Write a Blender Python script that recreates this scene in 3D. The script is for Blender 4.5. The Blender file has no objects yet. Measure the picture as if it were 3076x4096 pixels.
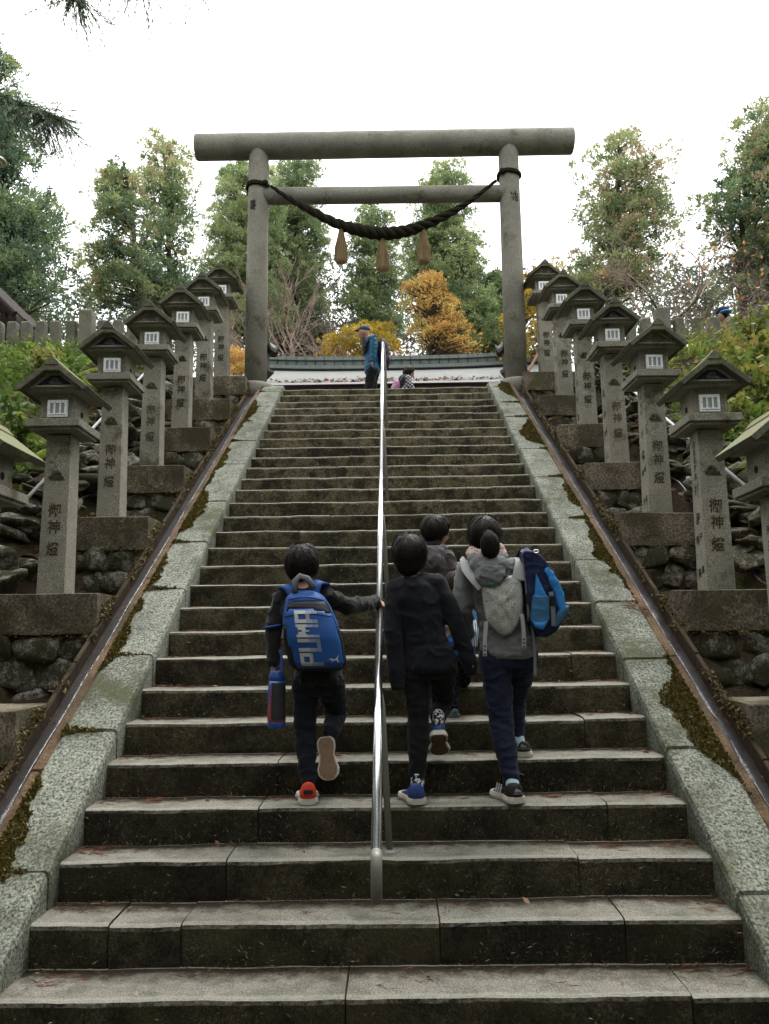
import bpy, bmesh, math, random
import numpy as np
from mathutils import Vector, Matrix, noise as mnoise

random.seed(7)
RNG = np.random.default_rng(7)
SC = bpy.context.scene
COL = SC.collection
R = math.radians

# ---------------------------------------------------------------- camera
RISE, GO = 0.18, 0.287174          # stair riser and going
SL = RISE / GO                     # slope of the flight
HALF = 1.5287                      # half width of the flight
CAM = np.array([0.0493, -3.3192, 1.4025])
FPX, PITCH, ROLL, YAW = 3147.6, 0.153766, -0.013271, -0.007639

def cam_axes():
    cy, sy, cp, sp = math.cos(YAW), math.sin(YAW), math.cos(PITCH), math.sin(PITCH)
    fw = np.array([sy*cp, cy*cp, sp]); rt = np.array([cy, -sy, 0.0]); up = np.cross(rt, fw)
    c, s = math.cos(ROLL), math.sin(ROLL)
    return fw, c*rt + s*up, -s*rt + c*up
FW, RT, UP = cam_axes()
cam = bpy.data.cameras.new("Camera")
cam.sensor_fit = 'VERTICAL'; cam.sensor_height = 36.0; cam.lens = FPX/4096*36.0
cam.clip_start = 0.05; cam.clip_end = 2000
camo = bpy.data.objects.new("Camera", cam); COL.objects.link(camo)
camo.matrix_world = Matrix(((RT[0], UP[0], -FW[0], CAM[0]), (RT[1], UP[1], -FW[1], CAM[1]),
                            (RT[2], UP[2], -FW[2], CAM[2]), (0, 0, 0, 1)))
SC.camera = camo

def A(fx, fy, y=None, x=None, off=None):
    """survey helper: photo pixel (3076x4096) to a world point at a known depth y, side plane x or slope height"""
    v = FW + RT*(fx-1538)/FPX - UP*(fy-2048)/FPX
    if y is not None: k = (y-CAM[1])/v[1]
    elif x is not None: k = (x-CAM[0])/v[0]
    else: k = (SL*CAM[1]+off-CAM[2])/(v[2]-SL*v[1])
    return Vector(CAM + k*v)

# ---------------------------------------------------------------- world: overcast sky
w = bpy.data.worlds.new("World"); SC.world = w; w.use_nodes = True
nt = w.node_tree; nt.nodes.clear()
o_ = nt.nodes.new("ShaderNodeOutputWorld"); bg = nt.nodes.new("ShaderNodeBackground")
sky = nt.nodes.new("ShaderNodeTexSky"); sky.sky_type = 'NISHITA'; sky.sun_disc = False
SUN_EL, SUN_AZ = R(66), R(35)      # high ahead to the right, veiled by cloud
sky.sun_elevation = SUN_EL; sky.sun_rotation = SUN_AZ; sky.air_density = 1.0; sky.dust_density = 4.0; sky.altitude = 900
hs = nt.nodes.new("ShaderNodeHueSaturation"); hs.inputs['Saturation'].default_value = 0.25
tc = nt.nodes.new("ShaderNodeTexCoord"); sx = nt.nodes.new("ShaderNodeSeparateXYZ")
mr = nt.nodes.new("ShaderNodeMapRange"); mr.inputs['From Min'].default_value = 0; mr.inputs['From Max'].default_value = 1
mr.inputs['To Min'].default_value = 9.5; mr.inputs['To Max'].default_value = 15.0
cb = nt.nodes.new("ShaderNodeCombineXYZ"); mx = nt.nodes.new("ShaderNodeMix"); mx.data_type = 'RGBA'
mx.inputs['Factor'].default_value = 0.85
L_ = nt.links.new
L_(tc.outputs['Generated'], sx.inputs[0]); L_(sx.outputs['Z'], mr.inputs['Value'])
for i_ in range(3): L_(mr.outputs[0], cb.inputs[i_])
L_(sky.outputs[0], hs.inputs['Color']); L_(hs.outputs[0], mx.inputs['A']); L_(cb.outputs[0], mx.inputs['B'])
L_(mx.outputs['Result'], bg.inputs['Color']); bg.inputs['Strength'].default_value = 0.105
L_(bg.outputs[0], o_.inputs['Surface'])
sun = bpy.data.lights.new("Sun", 'SUN'); sun.energy = 1.2; sun.angle = R(18); sun.color = (1, .97, .93)
suno = bpy.data.objects.new("Sun", sun); COL.objects.link(suno)
d_ = Vector((math.sin(SUN_AZ)*math.cos(SUN_EL), math.cos(SUN_AZ)*math.cos(SUN_EL), math.sin(SUN_EL)))
suno.rotation_euler = d_.to_track_quat('Z', 'Y').to_euler(); suno.location = (0, 0, 60)
SC.view_settings.view_transform = 'Standard'; SC.view_settings.look = 'None'
SC.view_settings.exposure = 1.34; SC.view_settings.gamma = 1.0; SC.view_settings.use_curve_mapping = False
SC.render.engine = 'CYCLES'
SC.cycles.max_bounces = 4; SC.cycles.diffuse_bounces = 2; SC.cycles.glossy_bounces = 2; SC.cycles.volume_bounces = 0
SC.cycles.transmission_bounces = 4; SC.cycles.transparent_max_bounces = 8
SC.cycles.use_denoising = True; SC.cycles.use_adaptive_sampling = True; SC.cycles.adaptive_threshold = .025
# ---------------------------------------------------------------- material kit
class G:
    def __init__(s, name, rough=0.85, spec=0.3, metal=0.0):
        s.m = bpy.data.materials.new(name); s.m.use_nodes = True
        s.t = s.m.node_tree; s.b = s.t.nodes['Principled BSDF']
        s.b.inputs['Roughness'].default_value = rough; s.b.inputs['Metallic'].default_value = metal
        s.b.inputs['Specular IOR Level'].default_value = spec
        s._pos = None
    def n(s, t): return s.t.nodes.new('ShaderNode'+t)
    def l(s, a, b): s.t.links.new(a, b)
    def set(s, sock, v):
        if hasattr(v, 'is_linked') or isinstance(v, bpy.types.NodeSocket): s.l(v, sock)
        else:
            try: sock.default_value = v
            except Exception: sock.default_value = (*v, 1)
    @property
    def geo(s):
        if s._pos is None: s._pos = s.n('NewGeometry')
        return s._pos
    def pos(s, scale=(1, 1, 1)):
        if scale == (1, 1, 1): return s.geo.outputs['Position']
        m = s.n('Mapping'); m.inputs['Scale'].default_value = scale; s.l(s.geo.outputs['Position'], m.inputs['Vector']); return m.outputs[0]
    def obj(s, scale=(1, 1, 1)):
        t = s.n('TexCoord'); m = s.n('Mapping'); m.inputs['Scale'].default_value = scale
        s.l(t.outputs['Object'], m.inputs['Vector']); return m.outputs[0]
    def nz(s):
        x = s.n('SeparateXYZ'); s.l(s.geo.outputs['Normal'], x.inputs[0]); return x.outputs['Z']
    def pz(s, ax='Z'):
        x = s.n('SeparateXYZ'); s.l(s.geo.outputs['Position'], x.inputs[0]); return x.outputs[ax]
    def noise(s, scale, detail=4, rough=.6, vec=None, dist=0):
        x = s.n('TexNoise'); x.inputs['Scale'].default_value = scale; x.inputs['Detail'].default_value = detail
        x.inputs['Roughness'].default_value = rough; x.inputs['Distortion'].default_value = dist
        s.l(vec if vec is not None else s.pos(), x.inputs['Vector']); return x.outputs['Fac']
    def vor(s, scale, vec=None, out='Distance', feat='F1'):
        x = s.n('TexVoronoi'); x.feature = feat; x.inputs['Scale'].default_value = scale
        s.l(vec if vec is not None else s.pos(), x.inputs['Vector']); return x.outputs[out]
    def rnd(s): return s.n('ObjectInfo').outputs['Random']
    def attr(s, name):
        x = s.n('Attribute'); x.attribute_name = name; return x.outputs['Fac']
    def ramp(s, fac, stops, interp='LINEAR'):
        x = s.n('ValToRGB'); x.color_ramp.interpolation = interp
        e = x.color_ramp.elements
        while len(e) < len(stops): e.new(0.5)
        for i, (p, c) in enumerate(stops):
            e[i].position = p; e[i].color = (c, c, c, 1) if isinstance(c, (int, float)) else (*c, 1)
        s.set(x.inputs[0], fac); return x.outputs[0]
    def mix(s, f, a, b, mode='MIX'):
        x = s.n('Mix'); x.data_type = 'RGBA'; x.blend_type = mode
        s.set(x.inputs['Factor'], f); s.set(x.inputs['A'], a); s.set(x.inputs['B'], b); return x.outputs['Result']
    def math(s, op, a, b=0.0, clamp=False):
        x = s.n('Math'); x.operation = op; x.use_clamp = clamp; s.set(x.inputs[0], a); s.set(x.inputs[1], b); return x.outputs[0]
    def bump(s, h, strength=.4, dist=.01):
        x = s.n('Bump'); x.inputs['Strength'].default_value = strength; x.inputs['Distance'].default_value = dist
        s.l(h, x.inputs['Height']); s.l(x.outputs[0], s.b.inputs['Normal'])
    def done(s, col, rough=None, alb=.74):
        if alb != 1: col = s.mix(1.0, col, (alb, alb, alb), 'MULTIPLY')
        s.set(s.b.inputs['Base Color'], col)
        if rough is not None: s.set(s.b.inputs['Roughness'], rough)
        return s.m

def granite(name, dark, light, moss=(.09, .075, .02), moss_amt=.35, speck=160, stain=.5, mscale=3.0, gap=.12):
    g = G(name, .88, .25)
    fine = g.noise(speck, 3, .7)
    c = g.mix(g.ramp(fine, [(.36, 0), (.64, 1)]), dark, light)
    big = g.noise(2.3, 6, .65)
    c = g.mix(g.math('MULTIPLY', g.ramp(big, [(.42, 0), (.62, 1)]), stain), c, tuple(v*.42 for v in dark))
    mm = g.math('ADD', g.noise(mscale, 7, .68), g.math('MULTIPLY', g.noise(38, 4, .7), .28))
    mk = g.ramp(g.math('SUBTRACT', mm, .14), [(.60-moss_amt*.35, 0), (.60-moss_amt*.35+gap, 1)])
    mc = g.mix(g.noise(60, 3), tuple(v*.5 for v in moss), tuple(v*1.4 for v in moss))
    c = g.mix(g.math('MULTIPLY', mk, .8), c, mc)
    g.bump(g.math('ADD', fine, g.math('MULTIPLY', g.noise(24, 5), 1.2)), .5, .006)
    return g.done(c)

def plain(name, col, rough=.7, spec=.3, metal=0., var=.25, scale=30, bump=0.0, bscale=60):
    g = G(name, rough, spec, metal)
    f = g.noise(scale, 4, .6)
    c = g.mix(f, tuple(v*(1-var) for v in col), tuple(min(1, v*(1+var)) for v in col))
    if bump: g.bump(g.noise(bscale, 3), bump, .004)
    return g.done(c)

def foliage(name, stops, trans=.25):
    g = G(name, .6, .25)
    c = g.ramp(g.attr('tint'), stops)
    g.done(c, alb=1)
    tr = g.n('BsdfTranslucent'); g.set(tr.inputs['Color'], c); ms = g.n('MixShader'); ms.inputs[0].default_value = trans
    out = [x for x in g.t.nodes if x.type == 'OUTPUT_MATERIAL'][0]
    g.l(g.b.outputs[0], ms.inputs[1]); g.l(tr.outputs[0], ms.inputs[2]); g.l(ms.outputs[0], out.inputs['Surface'])
    return g.m

# ---------------------------------------------------------------- object kit
def tag(o, label=None, cat=None, group=None, kind=None):
    if label: o['label'] = label
    if cat: o['category'] = cat
    if group: o['group'] = group
    if kind: o['kind'] = kind
    return o
def empty(name, loc=(0, 0, 0), rz=0.0, parent=None):
    o = bpy.data.objects.new(name, None); COL.objects.link(o); o.location = loc; o.rotation_euler = (0, 0, rz)
    o.empty_display_size = .1
    if parent: o.parent = parent
    return o
def link(name, me, parent=None, world=True, loc=None, rot=None, scale=None):
    o = bpy.data.objects.new(name, me); COL.objects.link(o)
    if parent:
        o.parent = parent
        if world: o.matrix_parent_inverse = parent_matrix(parent).inverted()
    if loc is not None: o.location = loc
    if rot is not None: o.rotation_euler = rot
    if scale is not None: o.scale = scale
    return o
def parent_matrix(p):
    m = p.matrix_basis
    if p.parent: m = parent_matrix(p.parent) @ p.matrix_parent_inverse @ m
    return m

class MB:
    def __init__(s): s.v = []; s.f = []; s.mi = []; s.cur = 0
    def add(s, vs, fs):
        b = len(s.v); s.v += [tuple(v) for v in vs]; s.f += [tuple(b+i for i in f) for f in fs]; s.mi += [s.cur]*len(fs); return s
    def box(s, c, d, rot=None, top=(1, 1), M=None):
        hx, hy, hz = d[0]/2, d[1]/2, d[2]/2
        vs = [Vector((-hx, -hy, -hz)), Vector((hx, -hy, -hz)), Vector((hx, hy, -hz)), Vector((-hx, hy, -hz)),
              Vector((-hx*top[0], -hy*top[1], hz)), Vector((hx*top[0], -hy*top[1], hz)), Vector((hx*top[0], hy*top[1], hz)), Vector((-hx*top[0], hy*top[1], hz))]
        if rot is not None: vs = [rot @ v for v in vs]
        vs = [v+Vector(c) for v in vs]
        return s.add(vs, [(3, 2, 1, 0), (4, 5, 6, 7), (0, 1, 5, 4), (1, 2, 6, 5), (2, 3, 7, 6), (3, 0, 4, 7)])
    def b2(s, x0, x1, y0, y1, z0, z1): return s.box(((x0+x1)/2, (y0+y1)/2, (z0+z1)/2), (abs(x1-x0), abs(y1-y0), abs(z1-z0)))
    def tube(s, path, rad, n=8, caps=True, flat=1.0):
        P = [Vector(p) for p in path]; m = len(P)
        if not hasattr(rad, '__len__'): rad = [rad]*m
        up = None; rings = []
        for i in range(m):
            t = (P[min(i+1, m-1)]-P[max(i-1, 0)])
            if t.length < 1e-9: t = Vector((0, 0, 1))
            t.normalize()
            if up is None:
                up = Vector((0, 0, 1)) if abs(t.z) < .9 else Vector((1, 0, 0))
            a = t.cross(up)
            if a.length < 1e-6: a = t.orthogonal()
            a.normalize(); b = a.cross(t).normalized(); up = b
            rings.append([P[i]+a*(rad[i]*math.cos(2*math.pi*k/n))+b*(rad[i]*flat*math.sin(2*math.pi*k/n)) for k in range(n)])
        vs = [v for r in rings for v in r]; fs = []
        for i in range(m-1):
            for k in range(n):
                k2 = (k+1) % n; fs.append((i*n+k, i*n+k2, (i+1)*n+k2, (i+1)*n+k))
        if caps: fs += [tuple(range(n-1, -1, -1)), tuple((m-1)*n+k for k in range(n))]
        return s.add(vs, fs)
    def lathe(s, c, prof, n=16, axis='z'):
        vs = []; fs = []; m = len(prof); c = Vector(c)
        for r, z in prof:
            for k in range(n):
                a = 2*math.pi*k/n; p = Vector((r*math.cos(a), r*math.sin(a), z))
                if axis == 'y': p = Vector((p.x, -p.z, p.y))
                if axis == 'x': p = Vector((p.z, p.x, p.y))
                vs.append(c+p)
        for i in range(m-1):
            for k in range(n):
                k2 = (k+1) % n; fs.append((i*n+k, i*n+k2, (i+1)*n+k2, (i+1)*n+k))
        fs += [tuple(range(n-1, -1, -1)), tuple((m-1)*n+k for k in range(n))]
        return s.add(vs, fs)
    def prism(s, poly, y0, y1, plane='xz'):
        n = len(poly)
        f = {'xz': lambda u, v, w: (u, w, v), 'xy': lambda u, v, w: (u, v, w), 'yz': lambda u, v, w: (w, u, v)}[plane]
        vs = [f(u, v, y0) for u, v in poly]+[f(u, v, y1) for u, v in poly]
        fs = [tuple(range(n)), tuple(range(2*n-1, n-1, -1))]+[(i, n+i, n+(i+1) % n, (i+1) % n) for i in range(n)]
        return s.add(vs, fs)
    def ell(s, c, r, n=12, m=8, rot=None):
        vs = []; fs = []; c = Vector(c)
        for i in range(m+1):
            t = math.pi*i/m
            for k in range(n):
                a = 2*math.pi*k/n
                p = Vector((r[0]*math.sin(t)*math.cos(a), r[1]*math.sin(t)*math.sin(a), r[2]*math.cos(t)))
                if rot is not None: p = rot @ p
                vs.append(c+p)
        for i in range(m):
            for k in range(n):
                k2 = (k+1) % n; fs.append((i*n+k, (i+1)*n+k, (i+1)*n+k2, i*n+k2))
        return s.add(vs, fs)
    def mesh(s, name, mats=None, smooth=False, fix=True):
        me = bpy.data.meshes.new(name); me.from_pydata([tuple(v) for v in s.v], [], s.f)
        if mats is not None:
            for m in (mats if isinstance(mats, (list, tuple)) else [mats]): me.materials.append(m)
            if any(s.mi): me.polygons.foreach_set('material_index', s.mi)
        if fix:
            bm = bmesh.new(); bm.from_mesh(me)
            bmesh.ops.remove_doubles(bm, verts=bm.verts, dist=1e-6)
            bmesh.ops.recalc_face_normals(bm, faces=bm.faces); bm.to_mesh(me); bm.free()
        if smooth: me.polygons.foreach_set('use_smooth', [True]*len(me.polygons))
        me.update(); return me
    def build(s, name, mats, parent=None, smooth=False, bevel=0.0, seg=2, fix=True):
        o = link(name, s.mesh(name, mats, smooth, fix), parent)
        if bevel:
            b = o.modifiers.new('bevel', 'BEVEL'); b.width = bevel; b.segments = seg; b.limit_method = 'ANGLE'; b.angle_limit = R(35)
            if smooth is False: pass
        return o

def quads_mesh(name, verts, nper, mat, tint=None, smooth=False):
    """many loose polygons of nper corners from one array (fast)"""
    verts = np.asarray(verts, dtype=np.float32).reshape(-1, 3); nf = len(verts)//nper
    me = bpy.data.meshes.new(name); me.vertices.add(len(verts)); me.vertices.foreach_set('co', verts.ravel())
    me.loops.add(nf*nper); me.loops.foreach_set('vertex_index', np.arange(nf*nper, dtype=np.int32))
    me.polygons.add(nf); me.polygons.foreach_set('loop_start', np.arange(0, nf*nper, nper, dtype=np.int32))
    me.polygons.foreach_set('loop_total', np.full(nf, nper, dtype=np.int32))
    if tint is not None:
        at = me.attributes.new('tint', 'FLOAT', 'POINT'); at.data.foreach_set('value', np.repeat(np.asarray(tint, dtype=np.float32), nper))
    me.materials.append(mat); me.update(calc_edges=True)
    return me

def unit(v): return v/np.maximum(np.linalg.norm(v, axis=-1, keepdims=True), 1e-9)
def leaves(P, D, Ln, Wd, rng, fold=.0):
    """diamond leaves: base P, direction D, length Ln, width Wd"""
    N = len(P); D = unit(D); Q = unit(np.cross(D, rng.normal(size=(N, 3)))); Ln = np.broadcast_to(Ln, N)[:, None]; Wd = np.broadcast_to(Wd, N)[:, None]
    a = P; t = P+D*Ln; m = P+D*Ln*.45
    return np.stack([a, m+Q*Wd*.5, t, m-Q*Wd*.5], 1).reshape(-1, 3)

def rough_prism(name, prof, x0, x1, nseg, amp, mat, parent=None, seed=0, fmap=None):
    """stone block: closed profile (u,v) swept from x0 to x1 with uneven faces; fmap maps (x,u,v) to world"""
    n = len(prof); vs = []; fs = []
    for i in range(nseg+1):
        x = x0+(x1-x0)*i/nseg
        for (u, v) in prof:
            q = mnoise.noise_vector(Vector((x*3.1+seed, u*4, v*4)))*amp+mnoise.noise_vector(Vector((x*11+seed, u*13, v*13)))*amp*.5
            p = (x+(q.x*.4 if 0 < i < nseg else 0), u+q.y, v+q.z)
            vs.append(fmap(*p) if fmap else p)
    for i in range(nseg):
        for k in range(n):
            k2 = (k+1) % n; fs.append((i*n+k, i*n+k2, (i+1)*n+k2, (i+1)*n+k))
    fs += [tuple(range(n-1, -1, -1)), tuple(nseg*n+k for k in range(n))]
    b = MB(); b.add(vs, fs); return b.build(name, mat, parent)

def ribbon(pts, w, nrm=(0, -1, 0), th=.004):
    """flat strap: width w lies square to the path and to nrm"""
    P = [Vector(p) for p in pts]; n = len(P); vs = []; fs = []; N_ = Vector(nrm).normalized()
    for i, p in enumerate(P):
        t = (P[min(i+1, n-1)]-P[max(i-1, 0)]).normalized(); s = t.cross(N_)
        s = s.normalized()*w/2 if s.length > 1e-5 else Vector((w/2, 0, 0)); q = s.cross(t).normalized()*th/2
        vs += [p-s-q, p+s-q, p+s+q, p-s+q]
    for i in range(n-1):
        for k in range(4): fs.append((i*4+k, i*4+(k+1) % 4, (i+1)*4+(k+1) % 4, (i+1)*4+k))
    fs += [(3, 2, 1, 0), tuple((n-1)*4+k for k in range(4))]
    mb = MB(); mb.add(vs, fs); return mb
# glyphs: writing cut from the built-in typeface, one mesh per character
_GL = {}
def glyph(ch):
    if ch not in _GL:
        cu = bpy.data.curves.new('glyph', 'FONT'); cu.body = ch; cu.size = 1; cu.resolution_u = 3; cu.offset = 0.02
        ob = bpy.data.objects.new('glyph', cu); COL.objects.link(ob)
        bpy.context.view_layer.update()
        me = bpy.data.meshes.new_from_object(ob.evaluated_get(bpy.context.evaluated_depsgraph_get()))
        v = np.zeros(len(me.vertices)*3, dtype=np.float32); me.vertices.foreach_get('co', v); v = v.reshape(-1, 3)
        f = [tuple(p.vertices) for p in me.polygons]
        bpy.data.objects.remove(ob); bpy.data.curves.remove(cu); bpy.data.meshes.remove(me)
        if len(v):
            lo, hi = v.min(0), v.max(0); v = v-(lo+hi)/2
        _GL[ch] = (v[:, :2].copy(), f)
    return _GL[ch]
def write(mb, ch, fmap, size, cx=0, cy=0, shear=0.0, sx=1.0):
    v, f = glyph(ch)
    if len(v): mb.add([fmap(cx+size*sx*(a+shear*b), cy+size*b) for a, b in v], f)
# ---------------------------------------------------------------- ground
def sm(a): a = np.clip(a, 0, 1); return a*a*(3-2*a)
def bank_h(x, y):
    """height of the hillside beside and above the stairs"""
    s = np.clip(SL*np.asarray(y, float), -.35, 5.0); ax = np.abs(x)
    side = sm((ax-2.75)/.35)*.34+sm((ax-3.0)/2.2)*.22
    inner = -.42*(1-sm((ax-2.6)/.3))
    up = sm((np.asarray(y, float)-8.0)/.5)
    z = s+(side+inner)*(1-up)*sm((np.asarray(y, float)+1.5)/2)-.06*up
    z = z-sm((-np.asarray(y, float))/1.0)*.05
    z = z-sm((-np.asarray(y, float)-5)/10)*2.5
    return z
gx = np.concatenate([[-400, -150, -70, -35, -20, -14, -10], np.arange(-8, 8.01, .2), [10, 14, 20, 35, 70, 150, 400]])
gy = np.concatenate([[-60, -30, -15, -9, -6], np.arange(-4, 9.41, .2), [11, 14, 18, 24, 32, 45, 70, 120, 400]])
X, Y = np.meshgrid(gx, gy); Z = bank_h(X, Y)
near = (np.abs(X) > 2.9) & (np.abs(X) < 9) & (Y > -3) & (Y < 8.0)
nz_ = np.array([[mnoise.fractal(Vector((a*1.3, b*1.3, 3.1)), 1.0, 2.0, 4) for a, b in zip(ra, rb)] for ra, rb in zip(X, Y)])
Z = Z+np.where(near, nz_*.09, 0)
nxg, nyg = len(gx), len(gy)
g = G('forest_soil', .95, .1)
c_ = g.mix(g.noise(14, 6, .7), (.018, .013, .008), (.085, .06, .038))
c_ = g.mix(g.ramp(g.noise(3, 6, .7), [(.5, 0), (.62, 1)]), c_, (.04, .045, .014))
g.bump(g.noise(40, 5, .7), .8, .03); M_SOIL = g.done(c_)
vg = np.stack([X, Y, Z], -1).reshape(-1, 3)
fg = [(j*nxg+i, j*nxg+i+1, (j+1)*nxg+i+1, (j+1)*nxg+i) for j in range(nyg-1) for i in range(nxg-1)]
mb = MB(); mb.add(vg, fg); gro = mb.build('ground', M_SOIL, smooth=True, fix=False)
tag(gro, 'dark leafy forest soil of the slope and the terrace above the stairs', 'ground', kind='structure')

# ---------------------------------------------------------------- stairs
g = G('step_granite', .9, .2)
fine = g.noise(170, 3, .75); med = g.noise(34, 5, .7); big = g.noise(2.6, 6, .7)
tread = g.mix(g.ramp(fine, [(.36, 0), (.66, 1)]), (.12, .114, .090), (.45, .43, .36))
tread = g.mix(g.math('MULTIPLY', g.ramp(g.noise(5, 6, .7), [(.46, 0), (.68, 1)]), .7), tread, (.075, .075, .045))
# dirt and moss gather at the back of each tread
back = g.math('FRACT', g.math('DIVIDE', g.math('ADD', g.pz('Y'), 2.8717), GO))
back = g.math('ADD', back, g.math('MULTIPLY', g.math('SUBTRACT', g.noise(11, 6, .75), .5), 1.1))
tread = g.mix(g.ramp(back, [(.50, 0), (.85, 1)]), tread, g.mix(g.noise(90, 4, .75), (.012, .010, .006), (.075, .058, .034)))
front = g.ramp(g.math('ADD', g.math('FRACT', g.math('DIVIDE', g.math('ADD', g.pz('Y'), 2.8717), GO)), g.math('MULTIPLY', g.math('SUBTRACT', med, .5), .12)), [(.05, 1), (.14, 0)])
tread = g.mix(g.math('MULTIPLY', front, .6), tread, g.mix(fine, (.30, .295, .24), (.62, .61, .52)))   # worn nosing, paler still to paint in the sky it catches
# risers wear a coat of dark algae, thin moss and pale lichen specks; paler higher up: drier, and shade low down painted in
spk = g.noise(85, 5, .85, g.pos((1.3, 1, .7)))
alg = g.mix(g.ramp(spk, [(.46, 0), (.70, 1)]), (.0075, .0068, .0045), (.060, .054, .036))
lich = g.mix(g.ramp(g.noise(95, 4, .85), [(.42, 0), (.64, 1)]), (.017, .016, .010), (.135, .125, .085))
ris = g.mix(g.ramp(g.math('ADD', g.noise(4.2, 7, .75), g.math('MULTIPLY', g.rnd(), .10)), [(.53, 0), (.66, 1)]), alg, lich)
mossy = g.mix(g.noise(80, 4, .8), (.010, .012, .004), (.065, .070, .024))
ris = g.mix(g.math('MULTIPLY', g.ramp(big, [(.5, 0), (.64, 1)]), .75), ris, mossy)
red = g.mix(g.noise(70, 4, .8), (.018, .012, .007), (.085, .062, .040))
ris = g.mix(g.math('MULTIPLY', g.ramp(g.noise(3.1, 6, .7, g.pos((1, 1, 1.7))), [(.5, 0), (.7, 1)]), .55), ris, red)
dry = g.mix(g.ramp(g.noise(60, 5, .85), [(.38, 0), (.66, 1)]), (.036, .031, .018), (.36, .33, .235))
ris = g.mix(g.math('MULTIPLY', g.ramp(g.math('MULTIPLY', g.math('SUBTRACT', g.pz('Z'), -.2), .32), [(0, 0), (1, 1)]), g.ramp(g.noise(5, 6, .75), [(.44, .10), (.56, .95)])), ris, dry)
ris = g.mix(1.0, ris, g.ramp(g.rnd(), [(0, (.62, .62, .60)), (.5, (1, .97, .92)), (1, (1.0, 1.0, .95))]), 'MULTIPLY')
edge = g.math('ADD', g.nz(), g.math('MULTIPLY', g.math('SUBTRACT', med, .5), .55))
ris = g.mix(1.0, ris, (1.0, .96, .82), 'MULTIPLY')
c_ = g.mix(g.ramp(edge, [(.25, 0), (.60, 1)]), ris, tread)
g.bump(g.math('ADD', g.math('MULTIPLY', fine, .9), g.math('MULTIPLY', med, 1.8)), .9, .012)
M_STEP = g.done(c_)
stairs = empty('stairs', (0, 0, 0)); tag(stairs, 'long flight of worn mossy granite stairs climbing to the gate', 'stairs', kind='structure')
prof = [(.345, -.215), (.012, -.215), (.006, -.16), (.004, -.11), (.002, -.06), (.001, -.025), (.006, -.010), (.016, -.003), (.05, 0), (.12, 0), (.20, 0), (.345, 0)]
JO = {0: [1361, 2501], 1: [574, 815, 1677, 2293], 2: [963, 2149], 3: [1069, 2256], 4: [1134, 1899], 28: [1396, 1675], 27: [1388, 1840],
      26: [1427, 1893], 25: [1343, 1630, 1705], 24: [1340, 1842], 23: [1378, 1730], 22: [1474, 1806], 21: [1388, 1704], 20: [1176, 1905], 19: [1385, 1775], 18: [1345, 1662], 17: [1340, 1928], 16: [1265, 1455, 1808], 15: [1245, 1877]}
rs = random.Random(3)
for n in range(-2, 29):
    if n in JO: js = [A(px, 0, y=n*GO).x for px in JO[n]]
    else: js = sorted(rs.uniform(-1.2, -.2) if k == 0 else rs.uniform(.1, 1.25) for k in range(2))
    xs = [-HALF-.01]+js+[HALF+.01]
    for a, b in zip(xs[:-1], xs[1:]):
        dy, dz = rs.uniform(-.006, .006), rs.uniform(-.004, .004)
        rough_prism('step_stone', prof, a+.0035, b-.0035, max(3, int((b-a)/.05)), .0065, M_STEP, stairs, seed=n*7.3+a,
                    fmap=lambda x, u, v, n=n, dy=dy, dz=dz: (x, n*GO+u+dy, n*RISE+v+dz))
mb = MB()   # packed earth that shows in the open joints
pr = []
for n in range(-2, 29): pr += [(n*GO+.02, (n-1)*RISE-.012), (n*GO+.02, n*RISE-.012)]
pr += [(8.7, 28*RISE-.012), (8.7, 4.0), (.6, -.7), (-1, -.9)]
mb.prism(pr, -HALF, HALF, 'yz'); mb.build('joint_earth', M_SOIL, stairs)
mb = MB(); mb.b2(-HALF, HALF, 28*GO+.345, 11.5, 4.9, 28*RISE-.004)
M_TERR = granite('terrace_paving', (.14, .135, .115), (.36, .35, .31), moss_amt=.3)
mb.build('landing_paving', M_TERR, stairs)

# ---------------------------------------------------------------- sloping side slabs, gutters
M_SLAB = granite('slab_granite', (.032, .037, .027), (.37, .39, .315), moss=(.06, .064, .022), moss_amt=.26, speck=70, stain=.45, mscale=2.2)
M_CURB = granite('curb_concrete', (.085, .054, .030), (.21, .13, .07), moss=(.05, .035, .015), moss_amt=.42, speck=60, stain=.6)
M_GUT = G('gutter_wall', .9); c_ = M_GUT.mix(M_GUT.noise(9, 6, .7), (.012, .010, .008), (.11, .075, .048))
c_ = M_GUT.mix(M_GUT.ramp(M_GUT.noise(20, 5, .7), [(.5, 0), (.65, 1)]), c_, (.03, .03, .012)); M_GUT.bump(M_GUT.noise(50, 4), .6, .01); M_GUT = M_GUT.done(c_)
g = G('wet_gutter', .45, .3); M_WET = g.done(g.mix(g.noise(30, 5), (.010, .009, .009), (.05, .044, .040)))
g = G('running_water', .2, .5); c_ = g.ramp(g.noise(26, 6, .8, g.pos((2.5, 1, 1))), [(.44, (.03, .03, .036)), (.70, (.34, .35, .39))])  # pale streaks paint the sky's reflection into the water colour
g.bump(g.noise(60, 4, .6, g.pos((2.5, .6, .6))), .5, .01); M_WATER = g.done(c_)
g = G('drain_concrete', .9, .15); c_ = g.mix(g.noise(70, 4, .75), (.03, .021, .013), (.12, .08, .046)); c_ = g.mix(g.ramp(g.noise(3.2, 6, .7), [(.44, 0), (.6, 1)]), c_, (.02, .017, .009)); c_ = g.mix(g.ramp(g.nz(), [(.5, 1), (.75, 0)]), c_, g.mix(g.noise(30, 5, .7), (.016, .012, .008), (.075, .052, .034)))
g.bump(g.noise(60, 4), .6, .01); M_DWALL = g.done(c_)
CS = math.sqrt(1+SL*SL)
def slopept(x, y, h): return (x, y-h*SL/CS*0.55, SL*y+h)   # h measured about square to the slope
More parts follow.
